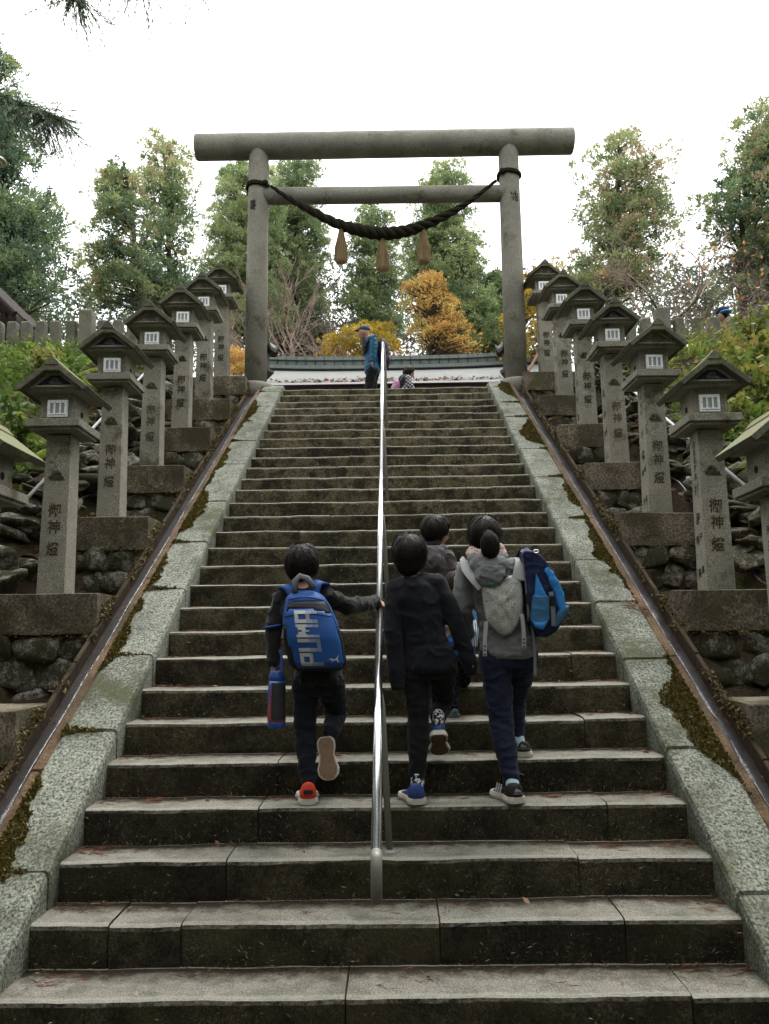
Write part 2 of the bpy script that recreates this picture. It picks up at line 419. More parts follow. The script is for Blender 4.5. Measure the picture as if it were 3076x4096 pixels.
JL = [8.28, 7.76, 7.07, 6.48, 5.80, 5.10, 4.20, 3.43, 2.72, 1.95, 1.30, .46, -.5, -1.4]
JR = [8.30, 7.80, 7.09, 6.51, 6.04, 5.42, 4.66, 3.76, 3.05, 2.47, 1.85, 1.13, .33, -.5, -1.4]
for sg, JJ, word in ((-1, JL, 'left'), (1, JR, 'right')):
    st = empty('stair_border', (sg*1.68, 0, 0))
    tag(st, 'row of pale speckled granite slabs sloping up along the %s edge of the stairs' % word, 'stair border', 'sloping slab borders')
    for k, (b, a) in enumerate(zip(JJ[:-1], JJ[1:])):
        dz = rs.uniform(-.005, .005); cut = min(b, 8.05)
        pf = [(0.0, -.22), (.30, -.22), (.302, -.01), (.297, .058), (.285, .064), (.15, .066), (.02, .065), (.006, .058), (-.003, .03), (-.003, -.08)]
        def fm(y, u, v, sg=sg, dz=dz): return (sg*(HALF+.004+u), y, min(SL*y, 5.07)+v+dz)
        rough_prism('slab', pf, a+.010, b-.010, max(3, int((b-a)/.12)), .005, M_SLAB, st, seed=k*3.1+sg, fmap=fm)
    # gutter: inner curb, bed with running water, outer wall
    gu = empty('gutter', (sg*1.95, 0, 0))
    tag(gu, 'narrow stone drain with a thread of water along the %s border slabs' % word, 'gutter', 'drains beside the stairs')
    def strip(name, x0, x1, h0, h1, mat, y0=-1.4, y1=8.05, nseg=60, amp=.004):
        pf = [(x0, h0), (x1, h0), (x1, h1-.006), (x1-.006, h1), (x0+.006, h1), (x0, h1-.006)]
        return rough_prism(name, pf, y0, y1, nseg, amp, mat, gu, seed=x0*9+sg, fmap=lambda y, u, v: (sg*u, y, SL*y+v))
    cuts = [-1.4, -.3, 1.05, 1.9, 2.9, 3.8, 5.2, 6.6, 8.05]
    for a, b in zip(cuts[:-1], cuts[1:]):
        strip('curb_stone', 1.838, 1.90, -.3, .048+rs.uniform(-.006, .006), M_CURB, a+.003, b-.003, max(4, int((b-a)/.15)))
        strip('drain_wall', 2.015, 2.046, -.3, .062+rs.uniform(-.008, .008), M_DWALL, a+.004, b-.004, max(4, int((b-a)/.15)))
    strip('drain_bed', 1.89, 2.03, -.4, -.045, M_WET)
    n = 160; mb = MB(); vs = []
    for i in range(n+1):
        y = -1.3+9.2*i/n; c = 1.952+.012*mnoise.noise(Vector((y*2, sg, 0))); wd = .006+.011*mnoise.noise(Vector((y*4, 5, sg)))
        for u in (-wd, 0, wd): vs.append((sg*(c+u), y, SL*y-.038+(.004 if u == 0 else 0)))
    for i in range(n):
        for k in range(2): mb.f.append((i*3+k, i*3+k+1, i*3+k+4, i*3+k+3)); mb.mi.append(0)
    mb.v = vs; mb.build('water', M_WATER, gu, smooth=True)

# ---------------------------------------------------------------- handrail
g = G('polished_steel', .2, .5, 1.0); M_STEEL = g.done(g.mix(g.noise(20, 3), (.50, .51, .54), (.62, .62, .64)), alb=1)
M_DULL = plain('weathered_steel', (.24, .235, .205), .5, .4, .25, .25, 20)
rail = empty('handrail', (-.025, .7, .36)); tag(rail, 'polished steel handrail running up the middle of the stairs', 'handrail')
HR = .72
def rz(y): return SL*y+HR
mb = MB(); pts = [(-.022, -.2, rz(-.2)), (-.024, 1.37, rz(1.37))]; mb.tube(pts, .0205, 20); pipe = mb.build('pipe', M_STEEL, rail, True)
mb = MB(); mb.tube([(-.024, 1.37, rz(1.37)), (-.026, 4.6, rz(4.6))], .0195, 20); mb.build('pipe', M_STEEL, rail, True)
mb = MB(); mb.tube([(-.026, 4.6, rz(4.6)), (-.03, 8.0, rz(8.0)), (-.03, 8.06, rz(8.0)+.01)], .0195, 20); mb.build('pipe', M_STEEL, rail, True)
mb = MB(); mb.tube([(-.022, -.205, rz(-.205)+.004), (-.022, -.232, rz(-.21)-.012), (-.022, -.238, rz(-.2)-.05), (-.022, -.238, rz(-.2)-.17)], [.0205, .0215, .0215, .0215], 20); mb.build('end_sleeve', M_DULL, rail, True)
for yy in (.70, 2.6, 4.5, 6.4, 8.0):
    n = int(yy/GO+1e-6); mb = MB(); mb.tube([(.022, yy, n*RISE-.01), (-.006, yy, rz(yy)-.12), (-.022, yy, rz(yy)-.004)], [.016, .016, .013], 12); mb.lathe((.022, yy, n*RISE), [(.045, 0), (.045, .006), (.02, .012)], 16)
    mb.build('post', M_DULL, rail, True)
mb = MB(); mb.tube([(-.005, 1.38, rz(1.38)-.005), (.012, 1.36, rz(1.36)-.02), (.014, 1.30, rz(1.3)-.05)], [.008, .013, .006], 10); mb.build('bracket', M_DULL, rail, True)
# ---------------------------------------------------------------- stone lanterns
M_LAN = granite('lantern_granite', (.115, .109, .083), (.45, .43, .345), moss=(.07, .065, .025), moss_amt=.16, speck=150, stain=.35)
M_PLI = granite('plinth_granite', (.05, .042, .031), (.33, .27, .20), moss=(.065, .062, .022), moss_amt=.45, speck=60, stain=.8, mscale=4.5)
M_ROOF = granite('lantern_roof_granite', (.06, .057, .042), (.22, .208, .155), moss=(.22, .24, .11), moss_amt=.18, speck=140, stain=.4)
g_ = M_ROOF.node_tree; b_ = g_.nodes['Principled BSDF']; src = b_.inputs['Base Color'].links[0].from_socket
mx_ = g_.nodes.new('ShaderNodeMix'); mx_.data_type = 'RGBA'; gg = g_.nodes.new('ShaderNodeNewGeometry'); sp_ = g_.nodes.new('ShaderNodeSeparateXYZ'); mr_ = g_.nodes.new('ShaderNodeMapRange')
mr_.inputs['From Min'].default_value = .45; mr_.inputs['From Max'].default_value = .65; mr_.inputs['To Max'].default_value = .7
g_.links.new(gg.outputs['Normal'], sp_.inputs[0]); g_.links.new(sp_.outputs['Z'], mr_.inputs['Value']); g_.links.new(mr_.outputs[0], mx_.inputs['Factor']); g_.links.new(src, mx_.inputs['A']); mx_.inputs['B'].default_value = (.17, .18, .085, 1); g_.links.new(mx_.outputs['Result'], b_.inputs['Base Color'])   # lichen on the weather side
M_BLUE = plain('blue_slate', (.022, .024, .055), .7, .2, var=.4, scale=60)
M_CREST = plain('crest_stone', (.19, .18, .15), .85, .2, var=.3, scale=120)
g = G('gilt', .5, .5, .35); M_GOLD = g.done(g.mix(g.ramp(g.noise(55, 4, .7), [(.42, 0), (.6, 1)]), (.014, .011, .007), (.12, .08, .03)))
M_INK = plain('black_ink', (.012, .011, .010), .7, .2, var=.3)
M_INK2 = plain('worn_ink', (.028, .022, .014), .7, .2, var=.4)
g = G('stainless_frame', .35, .5, .25); M_FRAME = g.done(g.mix(g.ramp(g.noise(60, 4), [(.5, 0), (.7, 1)]), (.86, .87, .88), (.62, .62, .62)), alb=1)
g = G('frosted_pane', .3, .4); M_PANE = g.done(g.mix(g.noise(20, 3), (.26, .29, .30), (.40, .43, .44)))
M_HOLE = plain('vent_shade', (.02, .018, .015), .9, .1)  # flat dark discs stand in for the shade inside the vents
W2 = .265
def lantern_meshes():
    d = {}
    mb = MB()
    def q(h, w): return [(-w, -w*.97, h), (w, -w*.97, h), (w, w*.97, h), (-w, w*.97, h)]
    hs_ = [0, .4, .8, 1.2]; vs = []
    for h in hs_: vs += q(h, .102-.0095*h)
    fs = [(3, 2, 1, 0), (12, 13, 14, 15)]
    for i in range(3):
        for k in range(4): fs.append((i*4+k, i*4+(k+1) % 4, (i+1)*4+(k+1) % 4, (i+1)*4+k))
    mb.add(vs, fs); d['post'] = mb.mesh('post', M_LAN)
    mb = MB(); mb.box((0, 0, 1.2625), (.395, .44, .06)); mb.box((0, 0, 1.2215), (.395*.9, .44*.9, .022)); d['tray'] = mb.mesh('tray', M_LAN)
    mb = MB(); mb.b2(-.128, .128, -.13, .13, 1.29, 1.53); mb.b2(-.130, -.104, -.136, -.12, 1.293, 1.53); mb.b2(.104, .130, -.136, -.12, 1.293, 1.53); mb.b2(-.104, .104, -.136, -.12, 1.46, 1.53)
    d['firebox'] = mb.mesh('firebox', M_LAN)
    mb = MB()
    mb.lathe((.128, .0, 1.375), [(.024, 0), (.024, .0035)], 14, 'x'); d['vent'] = mb.mesh('vent_hole', M_HOLE)
    mb = MB(); x0, x1, z0, z1 = -.075, .075, 1.322, 1.452; y0, y1 = -.152, -.132
    mb.b2(x0, x1, y0, y1, z0, z0+.013); mb.b2(x0, x1, y0, y1, z1-.013, z1); mb.b2(x0, x0+.012, y0, y1, z0+.013, z1-.013); mb.b2(x1-.012, x1, y0, y1, z0+.013, z1-.013)
    yi = -.158
    mb.b2(x0+.008, x1-.008, yi, y0+.002, z0+.016, z0+.026); mb.b2(x0+.008, x1-.008, yi, y0+.002, z1-.024, z1-.014)
    for c in (-.060, -.0215, .0215, .060): mb.b2(c-.006, c+.006, yi, y0+.002, z0+.026, z1-.024)
    mb.lathe((-.068, -.158, 1.39), [(.004, 0), (.004, .008)], 8, 'y')
    d['window_frame'] = mb.mesh('window_frame', M_FRAME)
    mb = MB(); mb.b2(-.0155, .0155, -.1505, -.134, z0+.022, z1-.02); d['pane'] = mb.mesh('pane', M_PANE)
    # roof: two slopes in one stone, barge ends squared off
    out = [(-.268, 1.503), (-.050, 1.702), (.050, 1.702), (.268, 1.503)]
    inn = [(.236, 1.466), (.052, 1.640), (-.052, 1.640), (-.236, 1.466)]
    mb = MB(); mb.prism(out+inn, -.285, .285); d['roof'] = mb.mesh('roof', M_ROOF)
    mb = MB(); mb.prism([(-.052, 1.688), (.052, 1.688), (.052, 1.712), (0, 1.775), (-.052, 1.712)], -.292, .292); d['ridge'] = mb.mesh('ridge_cap', M_ROOF)
    mb = MB(); mb.prism([(-.215, 1.486), (.215, 1.486), (.05, 1.641), (-.05, 1.641)], -.205, .205); d['gable'] = mb.mesh('gable_stone', M_LAN)
    mb = MB(); mb.prism([(-.175, 1.514), (.175, 1.514), (.165, 1.530), (-.165, 1.530)], -.232, -.2052)
    # raised border of the gable
    for sg in (-1, 1): mb.prism([(sg*.165, 1.530), (sg*.138, 1.530), (sg*.030, 1.622), (sg*.052, 1.640)][::sg], -.222, -.2052)
    mb.prism([(-.0300, 1.622), (.0300, 1.622), (.052, 1.640), (-.052, 1.640)], -.222, -.2052)
    d['border'] = mb.mesh('gable_border', M_LAN)
    mb = MB(); mb.prism([(-.138, 1.530), (.138, 1.530), (.030, 1.622), (-.030, 1.622)], -.2085, -.2055); d['panel'] = mb.mesh('gable_panel', M_BLUE); d['panel2'] = mb.mesh('gable_panel', M_LAN)
    return d
def flatter(me, dz=.02):
    for v in me.vertices:
        if v.co.z > 1.4: v.co.z = 1.466+(v.co.z-1.466)*.87+dz
def crest(mb, cx, cz, s, y0, y1):
    for k in range(11):
        a = math.pi*(k+.5)/11; c, sn = math.cos(a), math.sin(a); w = .06
        pts = [(.16, 0), (.80, -w), (.97, -w*.8), (1.04, 0), (.97, w*.8), (.80, w)]
        mb.prism([(cx+s*(u*c-v*sn), cz+s*(u*sn+v*c)) for u, v in pts], y0, y1)
    for i, (a, b) in enumerate(((-1.45, .9), (-.95, 1.05), (-1.05, 1.2), (-.9, 1.65))):
        z = cz-s*(.14+.20*i); pts = []
        for k in range(9):
            u = a+(b-a)*k/8; pts.append((cx+s*u, z+s*.03*math.sin(u*3+i)))
        t = s*.055; mb.prism([(x, zz-t) for x, zz in pts]+[(x, zz+t) for x, zz in pts[::-1]], y0, y1)
    for sg, xx in ((1, 1.02), (-1, -.98)):
        for rr in (.30, .17):
            pts = [(cx+s*(xx+sg*rr*math.cos(t)), cz-s*.37+s*rr*math.sin(t)) for t in np.linspace(-1.5, 1.5, 7)]
            pin = [(cx+s*(xx+sg*(rr-.08)*math.cos(t)), cz-s*.37+s*(rr-.08)*math.sin(t)) for t in np.linspace(1.5, -1.5, 7)]
            mb.prism(pts+pin, y0, y1)
LM = lantern_meshes()
mb = MB(); crest(mb, 0, 1.573, .034, -.214, -.2085); LM['crest'] = mb.mesh('crest', M_CREST)
for k_ in ('gable', 'border', 'panel', 'panel2', 'crest', 'roof', 'ridge'): flatter(LM[k_])
def post_crest(mat):
    mb = MB(); crest(mb, -.004, .885, .042, -.0952, -.0905); return mb.mesh('crest', mat)
LM['pc_gold'] = post_crest(M_GOLD); LM['pc_ink'] = post_crest(M_INK2)
def front_text(mat):
    out = []
    for ch, z in zip('御神燈', (.665, .50, .335)):
        mb = MB(); write(mb, ch, lambda a, b: (a, -.1005+.0092*b-.0012, b), .108, 0, z, .06, .9); out.append(mb.mesh('character', mat))
    return out
LM['ft_gold'] = front_text(M_GOLD); LM['ft_ink'] = front_text(M_INK2)
def side_text(items, sg):
    """items: (character, height, size, shift) on the face that looks at the stairs"""
    out = []
    for ch, z, s, dx in items:
        mb = MB(); write(mb, ch, lambda a, b: (sg*-1*(-(.1035-.0095*b)) if sg < 0 else -(.1035-.0095*b), a if sg < 0 else -a, b), s, dx, z, .05, .85)
        out.append(mb.mesh('character', M_INK))
    return out
def col(txt, z0, z1, s, dx=0.0):
    n = len(txt); return [(c, z0+(z1-z0)*(i/(n-1) if n > 1 else 0), s, dx) for i, c in enumerate(txt)]
ST = {('L', 0): col('羽曳野市', .98, .74, .055)+col('松本正', .6, .2, .075), ('L', 1): col('千早赤阪村', 1.08, .82, .052)+col('矢倉知子', .74, .13, .085),
      ('L', 2): col('高石市', 1.1, .97, .045)+col('山内株式会社', .86, .18, .08), ('L', 3): col('魚萬珍味堂グループ', 1.0, .15, .075),
      ('L', 4): col('貝塚市', 1.1, .95, .04)+col('小橋柚也', .8, .15, .08), ('L', 5): col('堺市', 1.1, .98, .045)+col('田中正', .8, .15, .085), ('L', 6): col('谷口弘', .95, .15, .085),
      ('R', 0): col('天王寺区', 1.0, .72, .06)+col('(株)大和金', .62, .1, .085), ('R', 1): col('河内長野市', 1.1, .86, .058)+col('村蒔', .76, .54, .095)+col('明美', .38, .14, .075, -.03)+col('子郎', .40, .16, .062, .035),
      ('R', 2): col('松原市', 1.1, .95, .045)+col('小橋', .76, .56, .085)+col('幸子', .40, .14, .068, -.03)+col('由松', .43, .16, .06, .03), ('R', 3): col('堺市', 1.1, .98, .05)+col('阪井', .8, .56, .095)+col('順千', .36, .1, .06, -.03)+col('儀三', .38, .12, .06, .03),
      ('R', 4): col('泉佐野', 1.1, .95, .04)+col('中川隆章', .78, .14, .09), ('R', 5): col('大阪市', 1.1, .95, .04)+col('宮崎日出', .8, .14, .085), ('R', 6): col('山口栄三', .95, .14, .08)}
OR = ['lowest', 'second', 'third', 'fourth', 'fifth', 'sixth', 'topmost']
PL = {'L': [1.112, 2.248, 3.335, 4.441, 5.547, 6.62, 7.68], 'R': [1.165, 2.245, 3.40, 4.519, 5.641, 6.752, 7.842]}
PZ = {'L': [1.008, 1.714, 2.43, 3.118, 3.812, 4.48, 5.145], 'R': [.993, 1.678, 2.405, 3.10, 3.806, 4.50, 5.193]}
XL = 2.432
for S, sg in (('L', -1), ('R', 1)):
    side = 'left' if S == 'L' else 'right'
    for i in range(7):
        y0, z0 = PL[S][i], PZ[S][i]
        ln = empty('stone_lantern', (sg*XL, y0+.245, z0), R(rs.uniform(-1.8, 1.8))); ln.rotation_euler = (R(rs.uniform(-.5, .5)), R(rs.uniform(-.6, .6)), ln.rotation_euler.z)
        tag(ln, 'roofed granite lantern on square post, %s up the %s side of the stairs' % (OR[i], side), 'stone lantern', 'stone lanterns lining the stairs')
        bpy.context.view_layer.update()
        def P(name, key, par=ln, loc=(0, 0, 0), rot=None, bevel=0.0):
            o = link(name, LM[key] if isinstance(key, str) else key, par, world=False, loc=loc, rot=rot)
            if bevel:
                b = o.modifiers.new('bevel', 'BEVEL'); b.width = bevel; b.segments = 2; b.limit_method = 'ANGLE'; b.angle_limit = R(35)
            return o
        po = P('post', 'post', bevel=.004)
        gold = (S == 'L' and i in (0, 1, 2, 3)) or (S == 'R' and i in (0, 1, 2, 3))
        for me_ in LM['ft_gold' if gold else 'ft_ink']: P('character', me_, po)
        if i not in (5, 6) or S == 'R' or i == 5: P('crest', 'pc_gold' if gold else 'pc_ink', po)
        for me_ in side_text(ST[(S, i)], sg): P('character', me_, po)
        P('tray', 'tray', bevel=.006)
        fb = P('firebox', 'firebox', bevel=.003); P('vent_hole', 'vent', fb); P('vent_hole', 'vent', fb, rot=(0, 0, math.pi))
        wf = P('window_frame', 'window_frame', loc=(.004 if S == 'L' else -.006, 0, 0), rot=(0, 0, R(rs.uniform(-1.5, 1.5))))
        for c in (-.0408, 0, .0408): P('pane', 'pane', wf, loc=(c, 0, 0))
        rf = P('roof', 'roof', bevel=.005); P('ridge_cap', 'ridge', rf, bevel=.004)
        gb = P('gable_stone', 'gable'); P('gable_border', 'border', gb)
        P('gable_panel', 'panel' if (S, i) in (('L', 1), ('L', 2), ('R', 1), ('R', 3), ('L', 0), ('R', 0)) else 'panel2', gb); P('crest', 'crest', gb)
        # plinth block, cut against the drain wall
        xa, xb = (-.44, .398) if S == 'L' else (-.398, .50)
        pf = [(-.245, -.285), (.265, -.285), (.265, -.004), (.258, 0), (0, 0), (-.238, 0), (-.245, -.006), (-.246, -.15)]
        ob = rough_prism('plinth', pf, xa, xb, 8, .006, M_PLI, None, seed=i*5+sg*2)
        ob.parent = ln

# ---------------------------------------------------------------- rubble walls under the lanterns
g = G('rubble_stone', .9, .2)
c_ = g.mix(g.ramp(g.noise(90, 4, .75), [(.38, 0), (.66, 1)]), (.09, .086, .07), (.60, .60, .53))
c_ = g.mix(g.math('MULTIPLY', g.rnd(), .55), c_, (.16, .10, .065))
mk = g.ramp(g.math('ADD', g.noise(6, 6, .7), g.math('MULTIPLY', g.noise(60, 3), .25)), [(.50, 0), (.63, 1)])
c_ = g.mix(g.math('MULTIPLY', mk, .92), c_, g.mix(g.noise(90, 3), (.008, .008, .004), (.06, .055, .018)))
g.bump(g.noise(60, 5, .75), .8, .012); M_RUB = g.done(c_)
g = G('earth_mortar', .95, .1); c_ = g.mix(g.noise(18, 6, .75), (.04, .03, .019), (.22, .155, .10)); g.bump(g.noise(40, 5), .9, .02); M_MORT = g.done(c_)
def stone_mesh(seed, flat=1.0):
    bm = bmesh.new(); bmesh.ops.create_icosphere(bm, subdivisions=3, radius=1.0); rr = random.Random(seed)
    for v in bm.verts:
        p = v.co.copy(); q = Vector((abs(p.x)**.58*math.copysign(1, p.x), abs(p.y)**.58*math.copysign(1, p.y), abs(p.z)**.58*math.copysign(1, p.z)))
        v.co = q*(.84+.30*mnoise.noise(p*1.3+Vector((seed*3.7, 1, 2)))+.08*mnoise.noise(p*4+Vector((seed, 9, 2))))
    me = bpy.data.meshes.new('stone'); bm.to_mesh(me); bm.free(); me.materials.append(M_RUB)
    me.polygons.foreach_set('use_smooth', [True]*len(me.polygons)); return me
STN = [stone_mesh(k) for k in range(8)]
for S, sg in (('L', -1), ('R', 1)):
    side = 'left' if S == 'L' else 'right'
    for i in range(7):
        y0, z0 = PL[S][i], PZ[S][i]; zb = z0-.28; zt = zb-.47
        rw = empty('rubble_wall', (sg*2.6, y0+.1, zt)); tag(rw, 'mossy rubble wall under the %s lantern of the %s row' % (OR[i], side), 'rubble wall', 'rubble walls under the lanterns')
        bpy.context.view_layer.update()
        mb = MB(); mb.b2(sg*2.078, sg*3.35, y0+.045, y0+1.0, zt-.25, zb-.004); o = mb.build('mortar', M_MORT, rw)
        for row, zc, hh in ((0, zb-.095, .112), (1, zb-.29, .118), (2, zb-.47, .11)):
            x = 2.085+rs.uniform(0, .05)
            while x < 3.3:
                w_ = rs.uniform(.16, .36)
                o = link('stone', STN[rs.randrange(8)], rw, loc=(sg*(x+w_/2), y0+.085+rs.uniform(-.02, .02), zc+rs.uniform(-.018, .018)),
                         rot=(rs.uniform(-.25, .25), rs.uniform(-.35, .35), rs.uniform(-.3, .3)+(math.pi if rs.random() < .5 else 0)), scale=(w_/2*1.30, .105, hh*rs.uniform(1.0, 1.22)))
                x += w_+.004
# ---------------------------------------------------------------- torii gate
M_TOR = granite('torii_granite', (.125, .12, .098), (.40, .385, .32), moss=(.10, .095, .05), moss_amt=.12, speck=120, stain=.3)
TY = 8.22
tor = empty('torii', (0, TY, 5.0)); tag(tor, 'grey granite torii gate standing at the head of the stairs', 'torii gate')
Lb, Lt = A(1022, 1540, TY), A(1039, 600, TY); Rb, Rt = A(2066, 1530, TY), A(2036, 585, TY)
PILL = []
kl, kr = A(785, 590, TY), A(2290, 565, TY)
kc = (kl.z+kr.z)/2
for b, t in ((Lb, Lt), (Rb, Rt)):
    xb = b.x; xt = b.x+(t.x-b.x)*.5
    path = [(xb, TY, 4.9), (xb+(xt-xb)*.5, TY, 7.0), (xt, TY, kc-.12), (xt, TY, kc+.02)]
    PILL.append((xb, xt)); mb = MB(); mb.tube(path, [.172, .165, .157, .156], 40); mb.build('pillar', M_TOR, tor, True)
    mb = MB(); mb.lathe((xb, TY, 4.88), [(.30, 0), (.305, .22), (.295, .262), (.25, .29), (.18, .30)], 36); mb.build('foot_ring', M_TOR, tor, True)
dz = (kr.z-kl.z)
mb = MB(); mb.tube([(kl.x, TY, kc-dz*.25), (kr.x, TY, kc+dz*.25)], .205, 48); o = mb.build('top_beam', M_TOR, tor, True)
o.modifiers.new('bevel', 'BEVEL').width = .012; o.modifiers['bevel'].limit_method = 'ANGLE'
nl, nr = A(1085, 785, TY), A(2010, 775, TY)
mb = MB(); mb.tube([(PILL[0][1], TY, nl.z), (PILL[1][1], TY, nr.z)], .132, 36); mb.build('tie_beam', M_TOR, tor, True)
for (xb, xt), ch, py in ((PILL[0], '奉', 832), (PILL[1], '納', 815)):
    z = A(1500, py, TY).z; xx = (xb+xt)/2+(-.03 if ch == '奉' else .03); mb = MB()
    def cyl(a, b, xx=xx): th = a/.163; return (xx+.1645*math.sin(th), TY-.1645*math.cos(th), b)
    v, f = glyph(ch); write(mb, ch, cyl, .19, 0, z, 0, .92); mb.build('inscription', M_INK2, tor)
# rope: three twisted strands, thick in the middle, tied round both pillars
g = G('old_rope', .95, .1); c_ = g.mix(g.noise(70, 4, .8, g.pos((1, 1, 1))), (.006, .006, .004), (.042, .035, .022)); c_ = g.mix(g.ramp(g.noise(5, 4), [(.55, 0), (.7, 1)]), c_, (.02, .026, .009))
g.bump(g.noise(120, 3, .7), .8, .01); M_ROPE = g.done(c_)
M_STRAW = G('straw', .85, .2); M_STRAW = M_STRAW.done(M_STRAW.mix(M_STRAW.noise(40, 4, .7, M_STRAW.pos((6, 6, .6))), (.07, .048, .022), (.46, .33, .17)))
RY = TY-.21
rp = empty('sacred_rope', (0, RY, A(1530, 935, RY).z)); tag(rp, 'dark twisted straw rope sagging between the torii pillars', 'rope')
ctl = [(1085, 745), (1150, 790), (1235, 838), (1345, 893), (1440, 921), (1530, 934), (1620, 925), (1710, 895), (1815, 845), (1900, 790), (1985, 722)]
C3 = [A(px, py, RY) for px, py in ctl]
def catmull(P, m):
    out = []; n = len(P)
    for i in range(n-1):
        p0, p1, p2, p3 = P[max(i-1, 0)], P[i], P[i+1], P[min(i+2, n-1)]
        for k in range(m):
            t = k/m; out.append(.5*((2*p1)+(p2-p0)*t+(2*p0-5*p1+4*p2-p3)*t*t+(3*p1-p0-3*p2+p3)*t**3))
    out.append(P[-1]); return out
CL = catmull(C3, 16); n = len(CL)
for k in range(3):
    pts = []; rad = []
    for i, p in enumerate(CL):
        u = i/(n-1); R_ = .024+.068*math.sin(math.pi*u)**1.5; t = (CL[min(i+1, n-1)]-CL[max(i-1, 0)]).normalized()
        a = Vector((0, 1, 0)); b = t.cross(a).normalized(); th = 2*math.pi*(k/3+u*8.5)
        pts.append(p+(a*math.cos(th)+b*math.sin(th))*R_*.52); rad.append(R_*.62)
    mb = MB(); mb.tube(pts, rad, 10); mb.build('strand', M_ROPE, rp, True)
for (xb, xt), py in ((PILL[0], 745), (PILL[1], 715)):
    z = A(1500, py, TY).z; xx = xb+(xt-xb)*.8; mb = MB()
    for k in range(2):
        pts = [(xx+.178*math.cos(t), TY+.178*math.sin(t), z+.012*math.sin(2*t)+.03*k-.01) for t in np.linspace(0, 2*math.pi, 33)]; mb.tube(pts, .02, 8, False)
    sgn = 1 if xb < 0 else -1
    mb.ell((xx+sgn*.13, TY-.15, z), (.05, .05, .05), 10, 8); mb.build('binding', M_ROPE, rp, True)
for px, pt, pb in ((1364, 905, 1050), (1530, 945, 1080), (1693, 905, 1050)):
    t, b = A(px, pt, RY), A(px, pb, RY); ts = empty('tassel', t, parent=rp)
    ts.matrix_parent_inverse = parent_matrix(rp).inverted()
    mb = MB(); mb.tube([t, t-Vector((0, 0, .05))], [.022, .03], 10); mb.build('knot', M_ROPE, ts, True)
    mb = MB(); h = t.z-b.z
    mb.lathe((t.x, t.y, b.z), [(.075, 0), (.090, .03), (.082, h*.3), (.050, h*.6), (.030, h*.8), (.022, h*.95)], 14)
    for k in range(120):
        a = rs.uniform(0, 6.283); r0 = rs.uniform(.02, .03); r1 = rs.uniform(.075, .104); zl = b.z+rs.uniform(-.03, .04)
        mb.tube([(t.x+r0*math.cos(a), t.y+r0*math.sin(a), t.z-.04), (t.x+r1*.95*math.cos(a), t.y+r1*.95*math.sin(a), b.z+h*.4), (t.x+r1*math.cos(a), t.y+r1*math.sin(a), zl)], [.004, .005, .003], 3, False)
    mb.build('straw_skirt', M_STRAW, ts, False, fix=False)
# ---------------------------------------------------------------- hillside: stones, plants, fences
def hz(x, y): return float(bank_h(np.array(x), np.array(y)))
for S, sg, word in (('L', -1, 'left'), ('R', 1, 'right')):
    sb = empty('stone_bank', (sg*3.2, 4, 2.6)); tag(sb, 'bank of pale flat field stones behind the %s row of lanterns' % word, 'stone bank', 'stone banks')
    bpy.context.view_layer.update()
    for k in range(170):
        y = rs.uniform(.6, 8.0); x = 2.86+abs(rs.gauss(0, .33)); s = rs.uniform(.10, .26)
        link('stone', STN[rs.randrange(8)], sb, loc=(sg*x, y, hz(sg*x, y)+rs.uniform(-.02, .06)), rot=(R(30)+rs.uniform(-.4, .4), rs.uniform(-.3, .3), rs.uniform(0, 6.28)), scale=(s*1.15, s*rs.uniform(.65, 1.0), s*rs.uniform(.16, .32)))
M_FENCE = granite('fence_granite', (.12, .115, .09), (.30, .29, .235), moss=(.10, .10, .04), moss_amt=.3, speck=110)
FY = 8.3
def fence(sg, word, shorts, talls, zs, zt):
    f = empty('stone_fence', (sg*5, FY, 5.0)); tag(f, 'low fence of square granite posts on the terrace edge at the %s' % word, 'fence', 'granite post fences'); bpy.context.view_layer.update()
    for xs, wd, z1 in ((shorts, .135, zs), (talls, .20, zt)):
        for x in xs:
            mb = MB(); mb.box((x, FY, (z1-.025+4.7)/2), (wd, wd, z1-.025-4.7)); mb.box((x, FY, z1-.0125), (wd, wd, .025), top=(.8, .8)); mb.build('post', M_FENCE, f, bevel=.005)
    a, b = min(shorts+talls), max(shorts+talls)
    for zz in (5.52, 5.2):
        mb = MB(); mb.tube([(a-.2, FY, zz), (b+.2, FY, zz)], .028, 8); mb.build('rail', M_FENCE, f, True)
def fx(px): return A(px, 1280, FY).x
lsp = (fx(356)-fx(28))/6.0
xs0 = [fx(55), fx(110), fx(168), fx(226), fx(290)]
fence(-1, 'left', [xs0[0]-.225*k for k in range(9, 0, -1)]+xs0+[fx(415), fx(475), fx(530), fx(590)], [fx(350)], A(200, 1288, FY).z, A(350, 1245, FY).z)
fence(1, 'right', [fx(2712), fx(2788), fx(2855), fx(2922), fx(2988), fx(2580), fx(2520), fx(2460)]+[fx(3100)+.26*k for k in range(8)], [fx(2648), fx(3050)], A(2800, 1272, FY).z, A(3040, 1228, FY).z)

